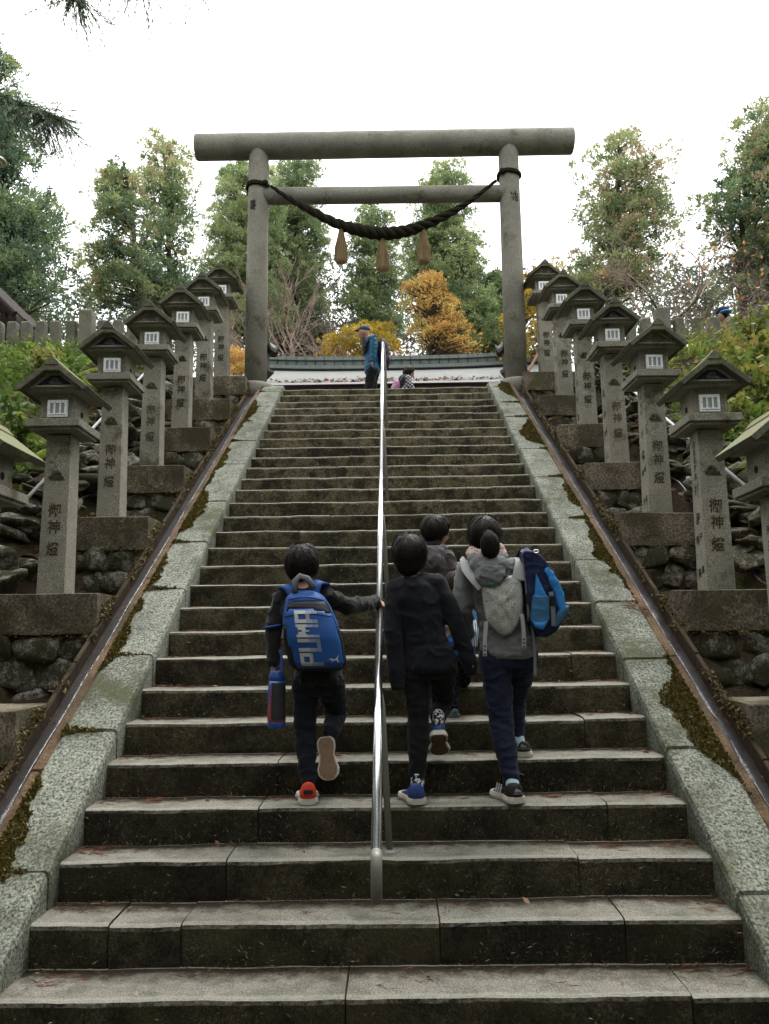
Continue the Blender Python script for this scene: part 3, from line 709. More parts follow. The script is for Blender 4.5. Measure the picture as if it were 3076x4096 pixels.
F_BANK = foliage('bank_leaves', [(0, (.025, .045, .014)), (.4, (.065, .115, .026)), (.68, (.12, .17, .035)), (.86, (.24, .225, .045)), (1, (.20, .12, .05))], .4)
F_FERN = foliage('fern_green', [(0, (.05, .09, .02)), (.6, (.14, .23, .035)), (1, (.28, .32, .06))], .4)
F_DEAD = foliage('dead_leaves', [(0, (.05, .02, .012)), (.5, (.15, .06, .03)), (1, (.28, .17, .09))], .1)
def scatter(rng, n, sg, xr, yr):
    x = sg*rng.uniform(xr[0], xr[1], n); y = rng.uniform(yr[0], yr[1], n); return x, y
def undergrowth(sg, word, n, lift, seed, tlo, thi):
    rng = np.random.default_rng(seed); cx, cy = scatter(rng, n, sg, (3.25, 8.2), (.4, 8.25))
    keep = np.array([mnoise.noise(Vector((a*.9, b*.9, seed))) for a, b in zip(cx, cy)])+.35*(np.abs(cx)-3.6) > -.05
    cx, cy = cx[keep], cy[keep]; h = rng.uniform(.12, lift, len(cx))*(.5+.5*np.clip((np.abs(cx)-3.1)/1.2, 0, 1))
    V = []; T = []; m = 16
    hue = np.array([.5+.5*mnoise.noise(Vector((a*1.1, b*1.1, seed+4.))) for a, b in zip(cx, cy)])
    for k in range(m):
        P = np.stack([cx+rng.normal(0, .09, len(cx)), cy+rng.normal(0, .09, len(cx)), bank_h(cx, cy)+h*rng.uniform(.2, 1, len(cx))], 1)
        D = rng.normal(0, 1, (len(cx), 3))+np.array([0, -.6, .35]); L = rng.uniform(.045, .10, len(cx))
        V.append(leaves(P, D, L, L*.62, rng)); T.append(np.clip(tlo+(thi-tlo)*(hue*.7+rng.uniform(0, .45, len(cx))), 0, 1))
    o = link('undergrowth', quads_mesh('undergrowth', np.concatenate(V), 4, F_BANK, np.concatenate(T)))
    tag(o, 'tangle of green and yellowing leaves covering the %s bank' % word, 'undergrowth', kind='stuff')
undergrowth(-1, 'left', 1900, .42, 11, .02, .95)
undergrowth(1, 'right', 2300, .50, 12, .15, 1.0)
def grass(name, sg, n, seed, label):
    rng = np.random.default_rng(seed); cx, cy = scatter(rng, n, sg, (3.3, 7.5), (2.0, 8.0)); V = []; T = []
    for x, y in zip(cx, cy):
        m = 16; a = rng.uniform(0, 6.28, m); P = np.tile([x, y, hz(x, y)+.05], (m, 1))+rng.normal(0, .02, (m, 3))
        D = np.stack([np.cos(a)*.55, np.sin(a)*.55-.25, np.full(m, 1.)], 1); L = rng.uniform(.2, .42, m)
        mid = P+unit(D)*L[:, None]*.6; tip = mid+unit(D+np.stack([np.cos(a), np.sin(a), -1.1*np.ones(m)], 1))*L[:, None]*.5; q = np.stack([-np.sin(a), np.cos(a), 0*a], 1)*.007
        V.append(np.stack([P-q, P+q, mid+q, mid-q], 1).reshape(-1, 3)); V.append(np.stack([mid-q, mid+q, tip+q*.2, tip-q*.2], 1).reshape(-1, 3))
        t = np.full(m, rng.uniform(.1, .9)); T += [t, t]
    tag(link(name, quads_mesh(name, np.concatenate(V), 4, F_FERN, np.concatenate(T))), label, 'grass', kind='stuff')
grass('grass', 1, 150, 21, 'arching blades of grass on the right bank')
grass('grass', -1, 60, 22, 'thin blades of grass on the left bank')
def litter(sg, word, seed):
    rng = np.random.default_rng(seed); n = 4200; x, y = scatter(rng, n, sg, (2.75, 5.5), (.4, 8.0))
    P = np.stack([x, y, bank_h(x, y)+rng.uniform(.0, .05, n)], 1); D = rng.normal(0, 1, (n, 3))*np.array([1, 1, .35]); L = rng.uniform(.04, .11, n)
    tag(link('leaf_litter', quads_mesh('leaf_litter', leaves(P, D, L, L*rng.uniform(.12, .6, n), rng), 4, F_DEAD, rng.uniform(0, 1, n))), 'dead leaves and twigs lying on the %s bank' % word, 'leaf litter', kind='stuff')
litter(-1, 'left', 31); litter(1, 'right', 32)
def fern_mesh(seed, nf=9):
    rng = np.random.default_rng(seed); V = []; T = []
    for k in range(nf):
        a = 2*math.pi*k/nf+rng.uniform(-.3, .3); L = rng.uniform(.35, .55); up = rng.uniform(.6, 1.1); t = np.linspace(0, 1, 22)
        d = np.array([math.cos(a), math.sin(a), 0]); C = d[None]*(t*L)[:, None]+np.array([0, 0, 1])[None]*(L*up*(t-.75*t*t))[:, None]
        side = np.array([-math.sin(a), math.cos(a), 0]); tn = rng.uniform(.1, 1)
        for sg in (-1, 1):
            W = .13*np.sin(np.pi*np.clip(t, .05, .97))**.8*(1-.5*t); D = sg*side[None]+d[None]*.35+np.array([0, 0, -.15])[None]
            V.append(leaves(C, np.repeat(D, len(t), 0) if len(D) == 1 else D, W, .028, np.random.default_rng(1))); T.append(np.clip(np.full(len(t), tn)+rng.uniform(-.1, .1, len(t)), 0, 1))
        C2 = C+side*.003; V.append(np.stack([C[:-1], C2[:-1], C2[1:], C[1:]], 1).reshape(-1, 3)); T.append(np.full(len(t)-1, .2))
    return quads_mesh('fern', np.concatenate(V), 4, F_FERN, np.concatenate(T))
FM = [fern_mesh(k) for k in range(3)]
FERN = [((20, 1420), 7.2), ((95, 1400), 7.4), ((200, 1440), 7.0), ((300, 1450), 6.9), ((330, 1480), 6.6), ((270, 1500), 6.4), ((100, 1730), 4.4), ((130, 1780), 4.2), ((50, 1690), 4.6), ((230, 1420), 7.3)]
FLAB = ['yellow green fern at the very left edge under the fence', 'fern below the left fence, second from the left edge', 'fern right above the ridge of the second left lantern', 'fern touching the left slope of the third left lantern roof', 'fern low behind the third left lantern roof', 'fern between the second and third left lantern roofs', 'fern left of the second left lantern firebox', 'lowest fern, behind the second left lantern tray', 'fern at the left edge level with the second lantern window', 'fern under the tall post of the left fence']
for k, ((px, py), y) in enumerate(FERN):
    p = A(px, py, y); o = link('fern', FM[k % 3], loc=(p.x, p.y, max(p.z-.22, hz(p.x, p.y)+.03)), rot=(R(20), 0, k*1.7), scale=(1.0, 1.0, 1.0))
    tag(o, FLAB[k], 'fern', 'ferns on the left bank')
def leafy(name, label, p, seed, n, sz, mat, tr, hgt):
    rng = np.random.default_rng(seed); root = empty(name, p); tag(root, label, 'plant'); mb = MB(); V = []; T = []
    for k in range(n):
        a = rng.uniform(0, 6.28); b = np.array(p)+np.array([math.cos(a)*hgt*.5, math.sin(a)*hgt*.4-.1, hgt*rng.uniform(.6, 1.1)])
        mid = (np.array(p)+b)/2+np.array([0, 0, hgt*.15]); mb.tube([p, mid, b], [.006, .005, .003], 5)
        for t in np.linspace(.35, 1, 6):
            c = np.array(p)*(1-t)**2+2*t*(1-t)*mid+t*t*b; P = np.repeat(c[None], 2, 0); D = rng.normal(0, 1, (2, 3))+np.array([0, -.4, .0]); L = rng.uniform(.7, 1.1, 2)*sz
            V.append(leaves(P, D, L, L*.6, rng)); T.append(rng.uniform(tr[0], tr[1], 2))
    mb.build('stem', M_BARK, root); link('foliage', quads_mesh('foliage', np.concatenate(V), 4, mat, np.concatenate(T)), root)
M_BARK = plain('bark', (.075, .058, .043), .9, .2, var=.5, scale=18, bump=.6, bscale=30)
for k, (px, py, y, lab, sz, h) in enumerate([(85, 1700, 4.3, 'bright green leafy plant left of the second lantern roof', .11, .45), (190, 1460, 6.5, 'small plant with pale yellow leaves behind the second lantern ridge', .12, .3),
        (2990, 1500, 6.2, 'large leaved yellow green shrub at the right edge of the bank', .13, .6), (3050, 1560, 5.4, 'bright green shrub behind the cut off right lantern', .14, .6), (2900, 1650, 4.9, 'shrub with golden leaves beside the second right lantern roof', .10, .4), (3000, 1330, 7.6, 'young shrub growing up through the right fence', .10, .5)]):
    p = A(px, py, y); leafy('shrub', lab, (p.x, p.y, max(p.z-.2, hz(p.x, p.y))), 40+k, 14, sz, F_BANK, (.55, .95) if k != 0 else (.35, .6), h)
# conduit and cables strung behind the lanterns
M_PVC = plain('pvc_pipe', (.58, .58, .57), .4, .4, var=.1); M_CABLE = plain('black_cable', (.012, .012, .012), .5, .4)
for sg, word, pts in ((-1, 'left', [(96, 2005), (150, 1965), (375, 1705), (440, 1640)]), (1, 'right', [(2964, 1930), (2885, 1868), (2695, 1700), (2660, 1672)])):
    P3 = [A(px, py, x=sg*2.80) for px, py in pts]; d = (P3[-1]-P3[0]); P3 = [P3[0]-d*.05, P3[-1]+d*.6]
    mb = MB(); mb.tube(P3, .014, 10); o = mb.build('conduit_pipe', M_PVC, None, True); tag(o, 'white plastic conduit climbing behind the %s lanterns' % word, 'pipe', 'plastic conduits')
    mb = MB(); pc = []
    for i in range(60):
        y = 1.2+6.6*i/59; x = sg*(2.86+.05*mnoise.noise(Vector((y*1.7, sg*3, 1)))); pc.append((x, y, hz(x, y)+.10+.07*mnoise.noise(Vector((y*2.3, 7, sg)))))
    mb.tube(pc, .011, 8); tag(mb.build('electric_cable', M_CABLE, None, True), 'black electric cable slung over the stones behind the %s lanterns' % word, 'cable', 'black cables')
# ---------------------------------------------------------------- buildings on the terrace
g = G('copper_patina', .6, .4, .2); c_ = g.mix(g.noise(3, 5, .7), (.08, .098, .09), (.165, .20, .182)); c_ = g.mix(g.ramp(g.noise(20, 5, .7, g.pos((1, 1, .3))), [(.5, 0), (.7, 1)]), c_, (.05, .07, .06)); M_COP = g.done(c_)
g = G('roof_sheet', .8, .2, .0); c_ = g.mix(g.noise(6, 5, .7, g.pos((.4, 1, 1))), (.28, .29, .28), (.52, .53, .51)); M_SHEET = g.done(c_)
M_TIMB = plain('dark_timber', (.035, .026, .02), .8, .2, var=.4, scale=12)
M_WALLP = plain('white_plaster', (.7, .69, .65), .8, .2, var=.08)
M_GUTR = plain('zinc_gutter', (.5, .5, .5), .4, .5, .6, .1)
EY = 19.5
e0 = A(1530, 1531, EY); ez = e0.z; ridgeY = EY+2.6; rz_ = A(1530, 1434, ridgeY).z
hall = empty('shrine_hall', (0, EY+2, 5)); tag(hall, 'low shrine hall roof with green copper ridge beyond the top of the stairs', 'building'); bpy.context.view_layer.update()
HX = 5.4; nrow = 16; rowb = A(1530, 1480, ridgeY).z
for i in range(nrow):
    a, b = i/nrow, (i+1)/nrow; ya, yb = EY+(ridgeY-EY)*a, EY+(ridgeY-EY)*b; za, zb = ez+(rowb-ez)*a**1.06, ez+(rowb-ez)*b**1.06
    vs = []; nn = 24
    for k in range(nn+1):
        x = -HX+2*HX*k/nn; lift = .16*abs(x/HX)**3
        vs += [(x, ya, za-.015+lift), (x, ya, za+.025+lift), (x, yb+.02, zb+.012+lift)]
    fs = []
    for k in range(nn): fs += [(k*3, (k+1)*3, (k+1)*3+1, k*3+1), (k*3+1, (k+1)*3+1, (k+1)*3+2, k*3+2)]
    mb = MB(); mb.add(vs, fs); mb.build('roof_course', M_SHEET, hall)
mb = MB(); mb.b2(-HX, HX, ridgeY, ridgeY+2.6, 5, rowb-.05); mb.build('rear_roof', M_SHEET, hall)
def ridge_band(name, z0, z1, d, mat, n=26):
    vs = []; fs = []
    for k in range(n+1):
        x = -HX+2*HX*k/n; lift = .19*abs(x/HX)**3
        vs += [(x, ridgeY-d, z0+lift), (x, ridgeY-d, z1+lift), (x, ridgeY+d, z1+lift), (x, ridgeY+d, z0+lift)]
    for k in range(n):
        for j in range(4): fs.append((k*4+j, k*4+(j+1) % 4, (k+1)*4+(j+1) % 4, (k+1)*4+j))
    mb = MB(); mb.add(vs, fs); return mb.build(name, mat, hall)
hh = rz_-rowb
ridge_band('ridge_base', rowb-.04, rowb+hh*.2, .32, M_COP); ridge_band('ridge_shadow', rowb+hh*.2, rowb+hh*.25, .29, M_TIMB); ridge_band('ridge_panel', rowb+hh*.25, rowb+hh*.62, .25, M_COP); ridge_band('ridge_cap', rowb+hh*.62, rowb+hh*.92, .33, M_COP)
mb = MB()
for k in range(34):
    x = -HX+2*HX*(k+.5)/34; mb.b2(x-.006, x+.006, ridgeY-.338, ridgeY-.25, rowb+hh*.25+.19*abs(x/HX)**3, rowb+hh*.93+.19*abs(x/HX)**3)
mb.build('ridge_seams', M_TIMB, hall)['kind'] = 'stuff'
for k in range(17):
    x = -4.2+8.4*k/16+rs.uniform(-.1, .1); mb = MB(); mb.prism([(x-.11, ez+.05), (x+.11, ez+.05), (x+.05, ez+.11), (x, ez+.16), (x-.05, ez+.11)], EY+.1+(k % 2)*.25, EY+.2+(k % 2)*.25); mb.build('eave_ornament', M_TIMB, hall)
mb = MB(); mb.b2(-HX, HX, EY-.12, EY-.02, ez-.06, ez-.005); mb.build('eave_gutter', M_GUTR, hall)
mb = MB(); mb.b2(-HX+.1, HX-.1, EY+.05, EY+.25, ez-.35, ez-.02); mb.build('eave_board', M_TIMB, hall)
mb = MB(); mb.b2(-4.6, 4.6, EY+.7, EY+4.6, 4.9, ez-.2); mb.build('wall', M_TIMB, hall)
p = A(1641, 1435, ridgeY+3); mb = MB(); mb.prism([(p.x-.15, p.z-.25), (p.x+.22, p.z-.25), (p.x+.22, p.z+.32)], ridgeY+2.9, ridgeY+3.2); mb.build('gable_tip', M_WALLP, hall)
rng = np.random.default_rng(5); n = 700; x = rng.normal(0, 2.4, n); P = np.stack([x, EY+rng.uniform(.02, .7, n)**1.4, np.zeros(n)], 1); P[:, 2] = ez+.03+(P[:, 1]-EY)*(rowb-ez)/(ridgeY-EY)+rng.uniform(0, .03, n)
L = rng.uniform(.05, .16, n); tag(link('roof_litter', quads_mesh('roof_litter', leaves(P, rng.normal(0, 1, (n, 3))*np.array([1, 1, .3]), L, L*.4, rng), 4, F_DEAD, rng.uniform(0, 1, n))), 'brown fallen leaves gathered along the eave of the hall roof', 'leaf litter', kind='stuff')
# pair of curled-roof lanterns behind the gate
M_BRZ = plain('weathered_bronze', (.055, .05, .042), .6, .4, .3, .4, 10)
for sg, cx, word in ((-1, 1048, 'left'), (1, 2040, 'right')):
    y = 11.2; tip = A(1110 if sg < 0 else 1985, 1378, y); c = A(cx, 1378, y).x; hwk = abs(tip.x-c); zk = tip.z
    tl = empty('curled_roof_lantern', (c, y, 5.0)); tag(tl, 'dark lantern with curled eaves showing past the %s torii pillar' % word, 'lantern', 'curled roof lanterns'); bpy.context.view_layer.update()
    mb = MB(); vs = []; fs = []; N_ = 24
    for r_, z_, cu in ((.10, .36, 0), (.5, .14, .0), (.85, .02, .05), (1.0, -.03, .14), (.98, -.10, .12), (.3, -.10, 0)):
        for k in range(N_):
            a = 2*math.pi*k/N_; q = abs(math.cos(3*a))**6; rr = hwk*r_*(1+.10*q*(r_ > .8)); vs.append((c+rr*math.cos(a), y+rr*math.sin(a), zk-.10+z_+cu*q))
    for i in range(5):
        for k in range(N_): fs.append((i*N_+k, i*N_+(k+1) % N_, (i+1)*N_+(k+1) % N_, (i+1)*N_+k))
    fs += [tuple(range(N_)), tuple(5*N_+k for k in range(N_))]; mb.add(vs, fs); mb.build('roof', M_BRZ, tl)
    mb = MB(); mb.lathe((c, y, zk-.52), [(.15, 0), (.15, .34)], 6); mb.build('firebox', M_BRZ, tl)
    mb = MB(); mb.lathe((c, y, zk-.70), [(.12, 0), (hwk*.78, .12), (hwk*.8, .18)], 6); mb.build('platform', M_BRZ, tl)
    mb = MB(); mb.lathe((c, y, 5.0), [(.3, 0), (.3, .12), (.11, .2), (.10, zk-5.0-.68)], 16); mb.build('post', M_BRZ, tl)
    mb = MB(); mb.lathe((c, y, zk+.25), [(.03, 0), (.07, .08), (.05, .15), (.005, .22)], 12); mb.build('finial', M_BRZ, tl)
# eave of an office building at the left edge, and a lamp
q = A(66, 1262, 9.4); ob = empty('shrine_office', (q.x-2.5, 11, 5)); tag(ob, 'corner of a dark tiled roof cut off at the left edge', 'building'); bpy.context.view_layer.update()
vs = [(q.x, 9.4, q.z), (q.x, 14, q.z), (q.x-3, 14, q.z+2.9), (q.x-3, 9.4, q.z+2.9)]; mb = MB(); mb.add(vs+[(a, b, c-.10) for a, b, c in vs], [(0, 1, 2, 3), (7, 6, 5, 4), (0, 4, 5, 1), (1, 5, 6, 2), (2, 6, 7, 3), (3, 7, 4, 0)]); mb.build('roof', M_TIMB, ob)
for k in range(10):
    t = k/9; mb = MB(); x_ = q.x-.25-2.7*t; z_ = q.z+.02+(q.x-x_)*.967; mb.tube([(q.x-.02, 9.38+.34*k, q.z+.03), (q.x-3, 9.38+.34*k, q.z+2.95)], .05, 8); mb.build('roof_batten', M_TIMB, ob)
mb = MB(); mb.b2(q.x-6, q.x-.7, 10.2, 14, 4.9, q.z+.4); mb.build('wall', M_WALLP, ob)
lp = A(2, 640, 6.0); lo = empty('lamp_post', (lp.x-.35, 6.0, hz(lp.x, 6.0))); tag(lo, 'pale dish shaded lamp cut off by the left edge', 'lamp'); bpy.context.view_layer.update()
M_SHADE = plain('enamel_shade', (.55, .50, .42), .4, .4, var=.1)
mb = MB(); mb.lathe((lp.x-.06, 6.0, lp.z-.03), [(.13, 0), (.135, .01), (.10, .05), (.045, .08), (.03, .12)], 20); mb.build('shade', M_SHADE, lo, True)
mb = MB(); mb.lathe((lp.x-.06, 6.0, lp.z-.12), [(.01, 0), (.03, .02), (.035, .06), (.02, .09)], 14); mb.build('bulb', M_WALLP, lo, True)
mb = MB(); mb.tube([(lp.x-.5, 6.0, hz(lp.x-.5, 6)), (lp.x-.5, 6, lp.z+.1), (lp.x-.35, 6, lp.z+.22), (lp.x-.06, 6, lp.z+.08)], [.04, .035, .02, .015], 10); mb.build('pole', M_DULL, lo, True)

# ---------------------------------------------------------------- trees
K_ = 3076/1661
F_CED = foliage('cedar_needles', [(0, (.05, .085, .06)), (.35, (.11, .17, .09)), (.6, (.23, .30, .125)), (.82, (.35, .38, .17)), (1, (.36, .28, .18))], .4)
F_CYP = foliage('cypress_sprays', [(0, (.075, .115, .06)), (.5, (.20, .27, .115)), (1, (.36, .41, .19))], .4)
F_DRK = foliage('dark_conifer', [(0, (.04, .058, .042)), (.6, (.085, .12, .07)), (1, (.14, .17, .08))], .3)
F_MAP = foliage('maple_leaves', [(0, (.38, .16, .05)), (.45, (.52, .28, .075)), (.75, (.58, .39, .11)), (1, (.50, .41, .14))], .35)
F_YEL = foliage('yellow_leaves', [(0, (.18, .16, .03)), (.5, (.40, .29, .035)), (1, (.52, .34, .05))], .35)
def tree(name, label, y, levels, cx, clump, ncl, per, leaf, mat, seed, tints=(0, 1), cat='tree', trunk_r=.22, droop=.0, base_z=4.7, lean=0.0, limbs=True, fill=.42, group=None, browntop=0.0):
    """levels: (Dy, left, right) crown outline in photo units at depth y, turned into a solid crown with real depth"""
    rng = np.random.default_rng(seed); lv = []
    for dy, l, r in levels:
        a, b = A(l*K_, dy*K_, y), A(r*K_, dy*K_, y); lv.append(((a.z+b.z)/2, (a.x+b.x)/2, (b.x-a.x)/2))
    lv.sort(); zs = np.array([v[0] for v in lv]); xc = np.array([v[1] for v in lv]); rr = np.array([v[2] for v in lv])
    tb = A(cx*K_, 1369*K_, y).x; root = empty(name, (tb, y, base_z)); tag(root, label, cat, group); bpy.context.view_layer.update()
    ztop = zs[-1]; zz = rng.uniform(zs[0], ztop, ncl*6); pr = np.interp(zz, zs, rr); zz = zz[rng.uniform(0, pr.max(), len(zz)) < pr][:int(ncl*(.50 if mat is F_CED else .62))]; clump = clump*(1.12 if mat is F_CED else 1.05)
    mb = MB(); m = 9; tx = [tb+(np.interp(z, zs, xc)-tb)*(.0 if z < zs[0] else min(1, (z-zs[0])/(ztop-zs[0]))*.9)+lean*(z-base_z) for z in np.linspace(base_z, ztop-.3, m)]
    tz = np.linspace(base_z, ztop-.3, m); mb.tube([(tx[i], y, tz[i]) for i in range(m)], [trunk_r*(1-.88*i/(m-1)) for i in range(m)], 9)
    V = []; T = []
    for z in zz:
        r = np.interp(z, zs, rr); c = np.interp(z, zs, xc); a = rng.uniform(0, 2*np.pi); q = max(rng.uniform(0, 1)**fill, .08)
        s = clump*rng.uniform(.45, 1.5)*(.55+.45*min(1, r/np.max(rr)*1.3)); q2 = max(0., r*q-s*.35)
        C = np.array([c+math.cos(a)*q2, y+math.sin(a)*q2*.9, z]); bx = np.interp(z-.3, tz, tx)
        if limbs: mb.tube([(bx, y, z-.35*q2-.1), ((bx+C[0])/2, (y+C[1])/2, z-.12*q2), tuple(C)], [.02+.02*q2, .02+.008*q2, .012], 4, False)
        ns = max(4, int(15*(s/clump)**1.6)); k = int(per*2.7*(s/clump)**1.8)
        d = unit(rng.normal(0, 1, (ns, 3))+np.array([0, -.2, .5])); SC_ = C+d*s*rng.uniform(.62, 1.12, (ns, 1))*np.array([1, 1, .60])      # tufts on the bough
        j = rng.integers(0, ns, k); ts = s*rng.uniform(.22, .42, ns)[j][:, None]
        e = unit(rng.normal(0, .75, (k, 3))+d[j]*.9+np.array([0, 0, .35-droop])); P = SC_[j]+e*ts*rng.uniform(.15, .9, (k, 1))
        D = e+rng.normal(0, .35, (k, 3)); L = leaf*.86*rng.uniform(.6, 1.4, k)
        V.append(leaves(P, D, L, L*.30, rng)); t0 = rng.uniform(tints[0], tints[1]); bt = browntop*max(0, (z-zs[0])/(ztop-zs[0])-.45)
        T.append(np.clip(t0+bt+rng.normal(0, .11, ns)[j]+rng.normal(0, .05, k)+.08*d[j][:, 2], 0, 1))
    mb.build('trunk', M_BARK, root, False, fix=False)
    link('crown', quads_mesh('crown', np.concatenate(V), 4, mat, np.concatenate(T)), root)
    return root
tree('cedar_tree', 'dense dark green cedar tree filling the left edge', 19, [(115, -60, 22), (160, -90, 48), (230, -110, 62), (330, -140, 85), (400, -170, 112), (470, -190, 128), (540, -200, 148), (600, -210, 162), (690, -210, 168)], -30, .6, 430, 150, .16, F_CED, 101, (.02, .55))
tree('cedar_tree', 'slender cedar with a bare dark trunk, left of the cypress', 23, [(332, 248, 262), (350, 240, 275), (385, 215, 300), (430, 205, 320), (480, 205, 325), (530, 180, 330), (570, 172, 325), (620, 185, 325), (680, 200, 315)], 283, .5, 150, 140, .16, F_CED, 102, (.1, .85), browntop=.3, trunk_r=.25)
tree('cedar_tree', 'full rounded cedar beside the slender dark trunk', 25, [(304, 335, 365), (320, 310, 385), (360, 292, 405), (410, 290, 412), (450, 285, 432), (500, 290, 415), (560, 300, 420), (610, 300, 425), (690, 290, 420)], 345, .55, 170, 150, .17, F_CED, 103, (.2, .9), browntop=.25)
tree('cypress_tree', 'light green cypress rising behind the left torii pillar', 31, [(338, 505, 545), (360, 478, 585), (420, 455, 600), (480, 440, 610), (540, 428, 615), (600, 440, 620), (680, 450, 630), (740, 450, 630)], 540, .40, 560, 130, .14, F_CYP, 104, (.25, 1.0), droop=.3)
tree('cypress_tree', 'broad green cypress under the left half of the torii beam', 34, [(345, 600, 670), (375, 575, 690), (420, 560, 700), (480, 550, 712), (560, 545, 720), (640, 550, 720), (730, 560, 715)], 640, .45, 520, 130, .15, F_CYP, 105, (.05, .75), droop=.3)
tree('cypress_tree', 'small cypress seen behind the middle tassel of the rope', 35, [(442, 785, 820), (470, 762, 848), (520, 752, 866), (580, 748, 872), (660, 745, 880), (740, 745, 880)], 805, .42, 340, 120, .15, F_CYP, 106, (.05, .8), droop=.3)
tree('cypress_tree', 'tall pale cypress under the right half of the torii beam', 28, [(355, 945, 985), (380, 925, 1005), (430, 900, 1012), (490, 882, 1020), (540, 872, 1035), (590, 868, 1050), (650, 880, 1075), (720, 900, 1085), (760, 920, 1085)], 960, .42, 620, 130, .14, F_CYP, 107, (.15, .95), droop=.35)
tree('cedar_tree', 'tall cedar with olive clumps standing right of the torii', 22, [(288, 1318, 1372), (310, 1300, 1385), (345, 1270, 1440), (390, 1238, 1462), (440, 1250, 1455), (480, 1232, 1450), (530, 1222, 1460), (560, 1212, 1470), (610, 1235, 1440), (660, 1250, 1420)], 1362, .5, 240, 140, .15, F_CED, 108, (.35, 1.0), browntop=.35, trunk_r=.3)
tree('cedar_tree', 'dark cedar leaning in at the right edge', 18, [(235, 1640, 1730), (290, 1590, 1740), (350, 1560, 1750), (400, 1545, 1750), (450, 1500, 1760), (500, 1505, 1760), (560, 1540, 1760), (640, 1560, 1760)], 1665, .45, 280, 150, .14, F_CED, 109, (.1, .9), browntop=.45)
tree('maple_tree', 'round crowned orange autumn maple beyond the hall roof', 26, [(602, 905, 950), (618, 880, 980), (645, 866, 995), (680, 864, 1000), (710, 872, 1020), (740, 900, 1040), (768, 940, 1045)], 935, .26, 250, 24, .13, F_MAP, 110, (.25, .95), trunk_r=.14, fill=.45)
tree('yellow_tree', 'low golden yellow tree behind the man at the top', 25.2, [(708, 790, 835), (725, 740, 862), (745, 690, 872), (772, 680, 875)], 800, .3, 70, 110, .12, F_YEL, 111, (.1, .9), trunk_r=.1, limbs=False)
tree('yellow_tree', 'orange and yellow bush right of the right torii pillar', 21, [(560, 1160, 1215), (600, 1120, 1225), (660, 1060, 1230), (720, 1085, 1200), (775, 1090, 1190)], 1150, .3, 75, 100, .11, F_YEL, 112, (.0, .8), trunk_r=.1)
tree('yellow_tree', 'small orange bush in the gap beside the left torii pillar', 14, [(768, 495, 530), (790, 490, 540), (812, 490, 540)], 515, .16, 30, 100, .06, F_MAP, 113, (.3, .9), trunk_r=.05, limbs=False)
tree('dark_conifer', 'dark bluish conifer between hall roof and bare tree', 33, [(672, 630, 650), (700, 600, 700), (740, 590, 710), (775, 585, 715)], 650, .5, 170, 110, .18, F_DRK, 114, (.1, .8))
tree('dark_conifer', 'dark green conifer at the right inside of the torii', 29, [(590, 1060, 1080), (640, 1035, 1100), (700, 1030, 1115), (770, 1030, 1120)], 1070, .45, 200, 120, .16, F_CYP, 115, (.0, .5))
def far_wood():
    rng = np.random.default_rng(55); V = []; T = []
    for k in range(420):
        d = rng.uniform(-80, 1740); y = rng.uniform(36, 46); zt = A(d*K_, rng.uniform(600, 770)*K_, y); C = np.array(zt); k2 = 90; s = rng.uniform(.7, 1.5)
        dd = unit(rng.normal(0, 1, (k2, 3))); V.append(leaves(C+dd*s*rng.uniform(.4, 1.05, (k2, 1)), dd+rng.normal(0, .5, (k2, 3)), .32, .13, rng)); T.append(np.clip(rng.uniform(.0, .8)+rng.normal(0, .1, k2), 0, 1))
    tag(link('far_wood', quads_mesh('far_wood', np.concatenate(V), 4, F_DRK, np.concatenate(T))), 'dim green woodland closing the view behind all the trees', 'woodland', kind='stuff')
far_wood()
M_TWIG = plain('bare_twig', (.30, .23, .185), .9, .2, var=.35, scale=3)
M_TWIG2 = plain('mossy_branch', (.105, .09, .05), .9, .2, var=.5, scale=4)
def bare(name, label, base, h, seed, depth=6, spread=.55, r0=.12, mats=(M_TWIG2, M_TWIG), lean=(0, 0), up=.25, nk=(2, 3), group=None, ratio=.74):
    rr = random.Random(seed); root = empty(name, base); tag(root, label, 'bare tree', group); bpy.context.view_layer.update(); big = MB(); small = MB(); tips = []
    def grow(p, d, L, r, k):
        pts = [p]; q = p; dd = d
        ns_ = 3 if k > 1 else 2
        for i in range(ns_):
            dd = (dd+Vector((rr.gauss(0, .16), rr.gauss(0, .16), rr.gauss(0, .12)+.03*up))).normalized(); q = q+dd*L/ns_; pts.append(q)
        (big if k > depth-3 else small).tube(pts, [r, r*.88, r*.8, r*.7][:ns_+1], 6 if k > depth-3 else 3, False)
        if k == 0: tips.append(q); return
        for j in range(rr.randint(*nk)):
            nd = (dd+Vector((rr.gauss(0, spread), rr.gauss(0, spread), rr.gauss(0, spread*.7)+up*.25))).normalized(); st = pts[-1] if j < 2 else pts[2]
            grow(st, nd, L*rr.uniform(ratio-.12, ratio+.1), r*(.68 if j == 0 else .55), k-1)
    grow(Vector(base), Vector((lean[0], lean[1], 1)).normalized(), h*.30, r0, depth)
    big.build('trunk', mats[0], root, True, fix=False); small.build('twigs', mats[1], root, False, fix=False); return root, tips
b = A(725*K_, 1400, 28.5); bare('bare_tree', 'large bare cherry tree with pinkish twigs behind the torii', (b.x, 28.5, 4.7), 12.4, 201, 7, .45, .24, lean=(-.08, 0), nk=(3, 3))
b = A(620*K_, 1400, 28.6); bare('bare_tree', 'mossy leaning bare tree beside the left torii pillar', (b.x+1.0, 28.6, 4.7), 10.0, 202, 7, .5, .18, lean=(-.12, 0), nk=(2, 3))
b = A(850*K_, 1400, 29); bare('bare_tree', 'pale bare tree between the middle cypress and the maple', (b.x, 29, 4.7), 11.4, 203, 7, .45, .18, nk=(3, 3))
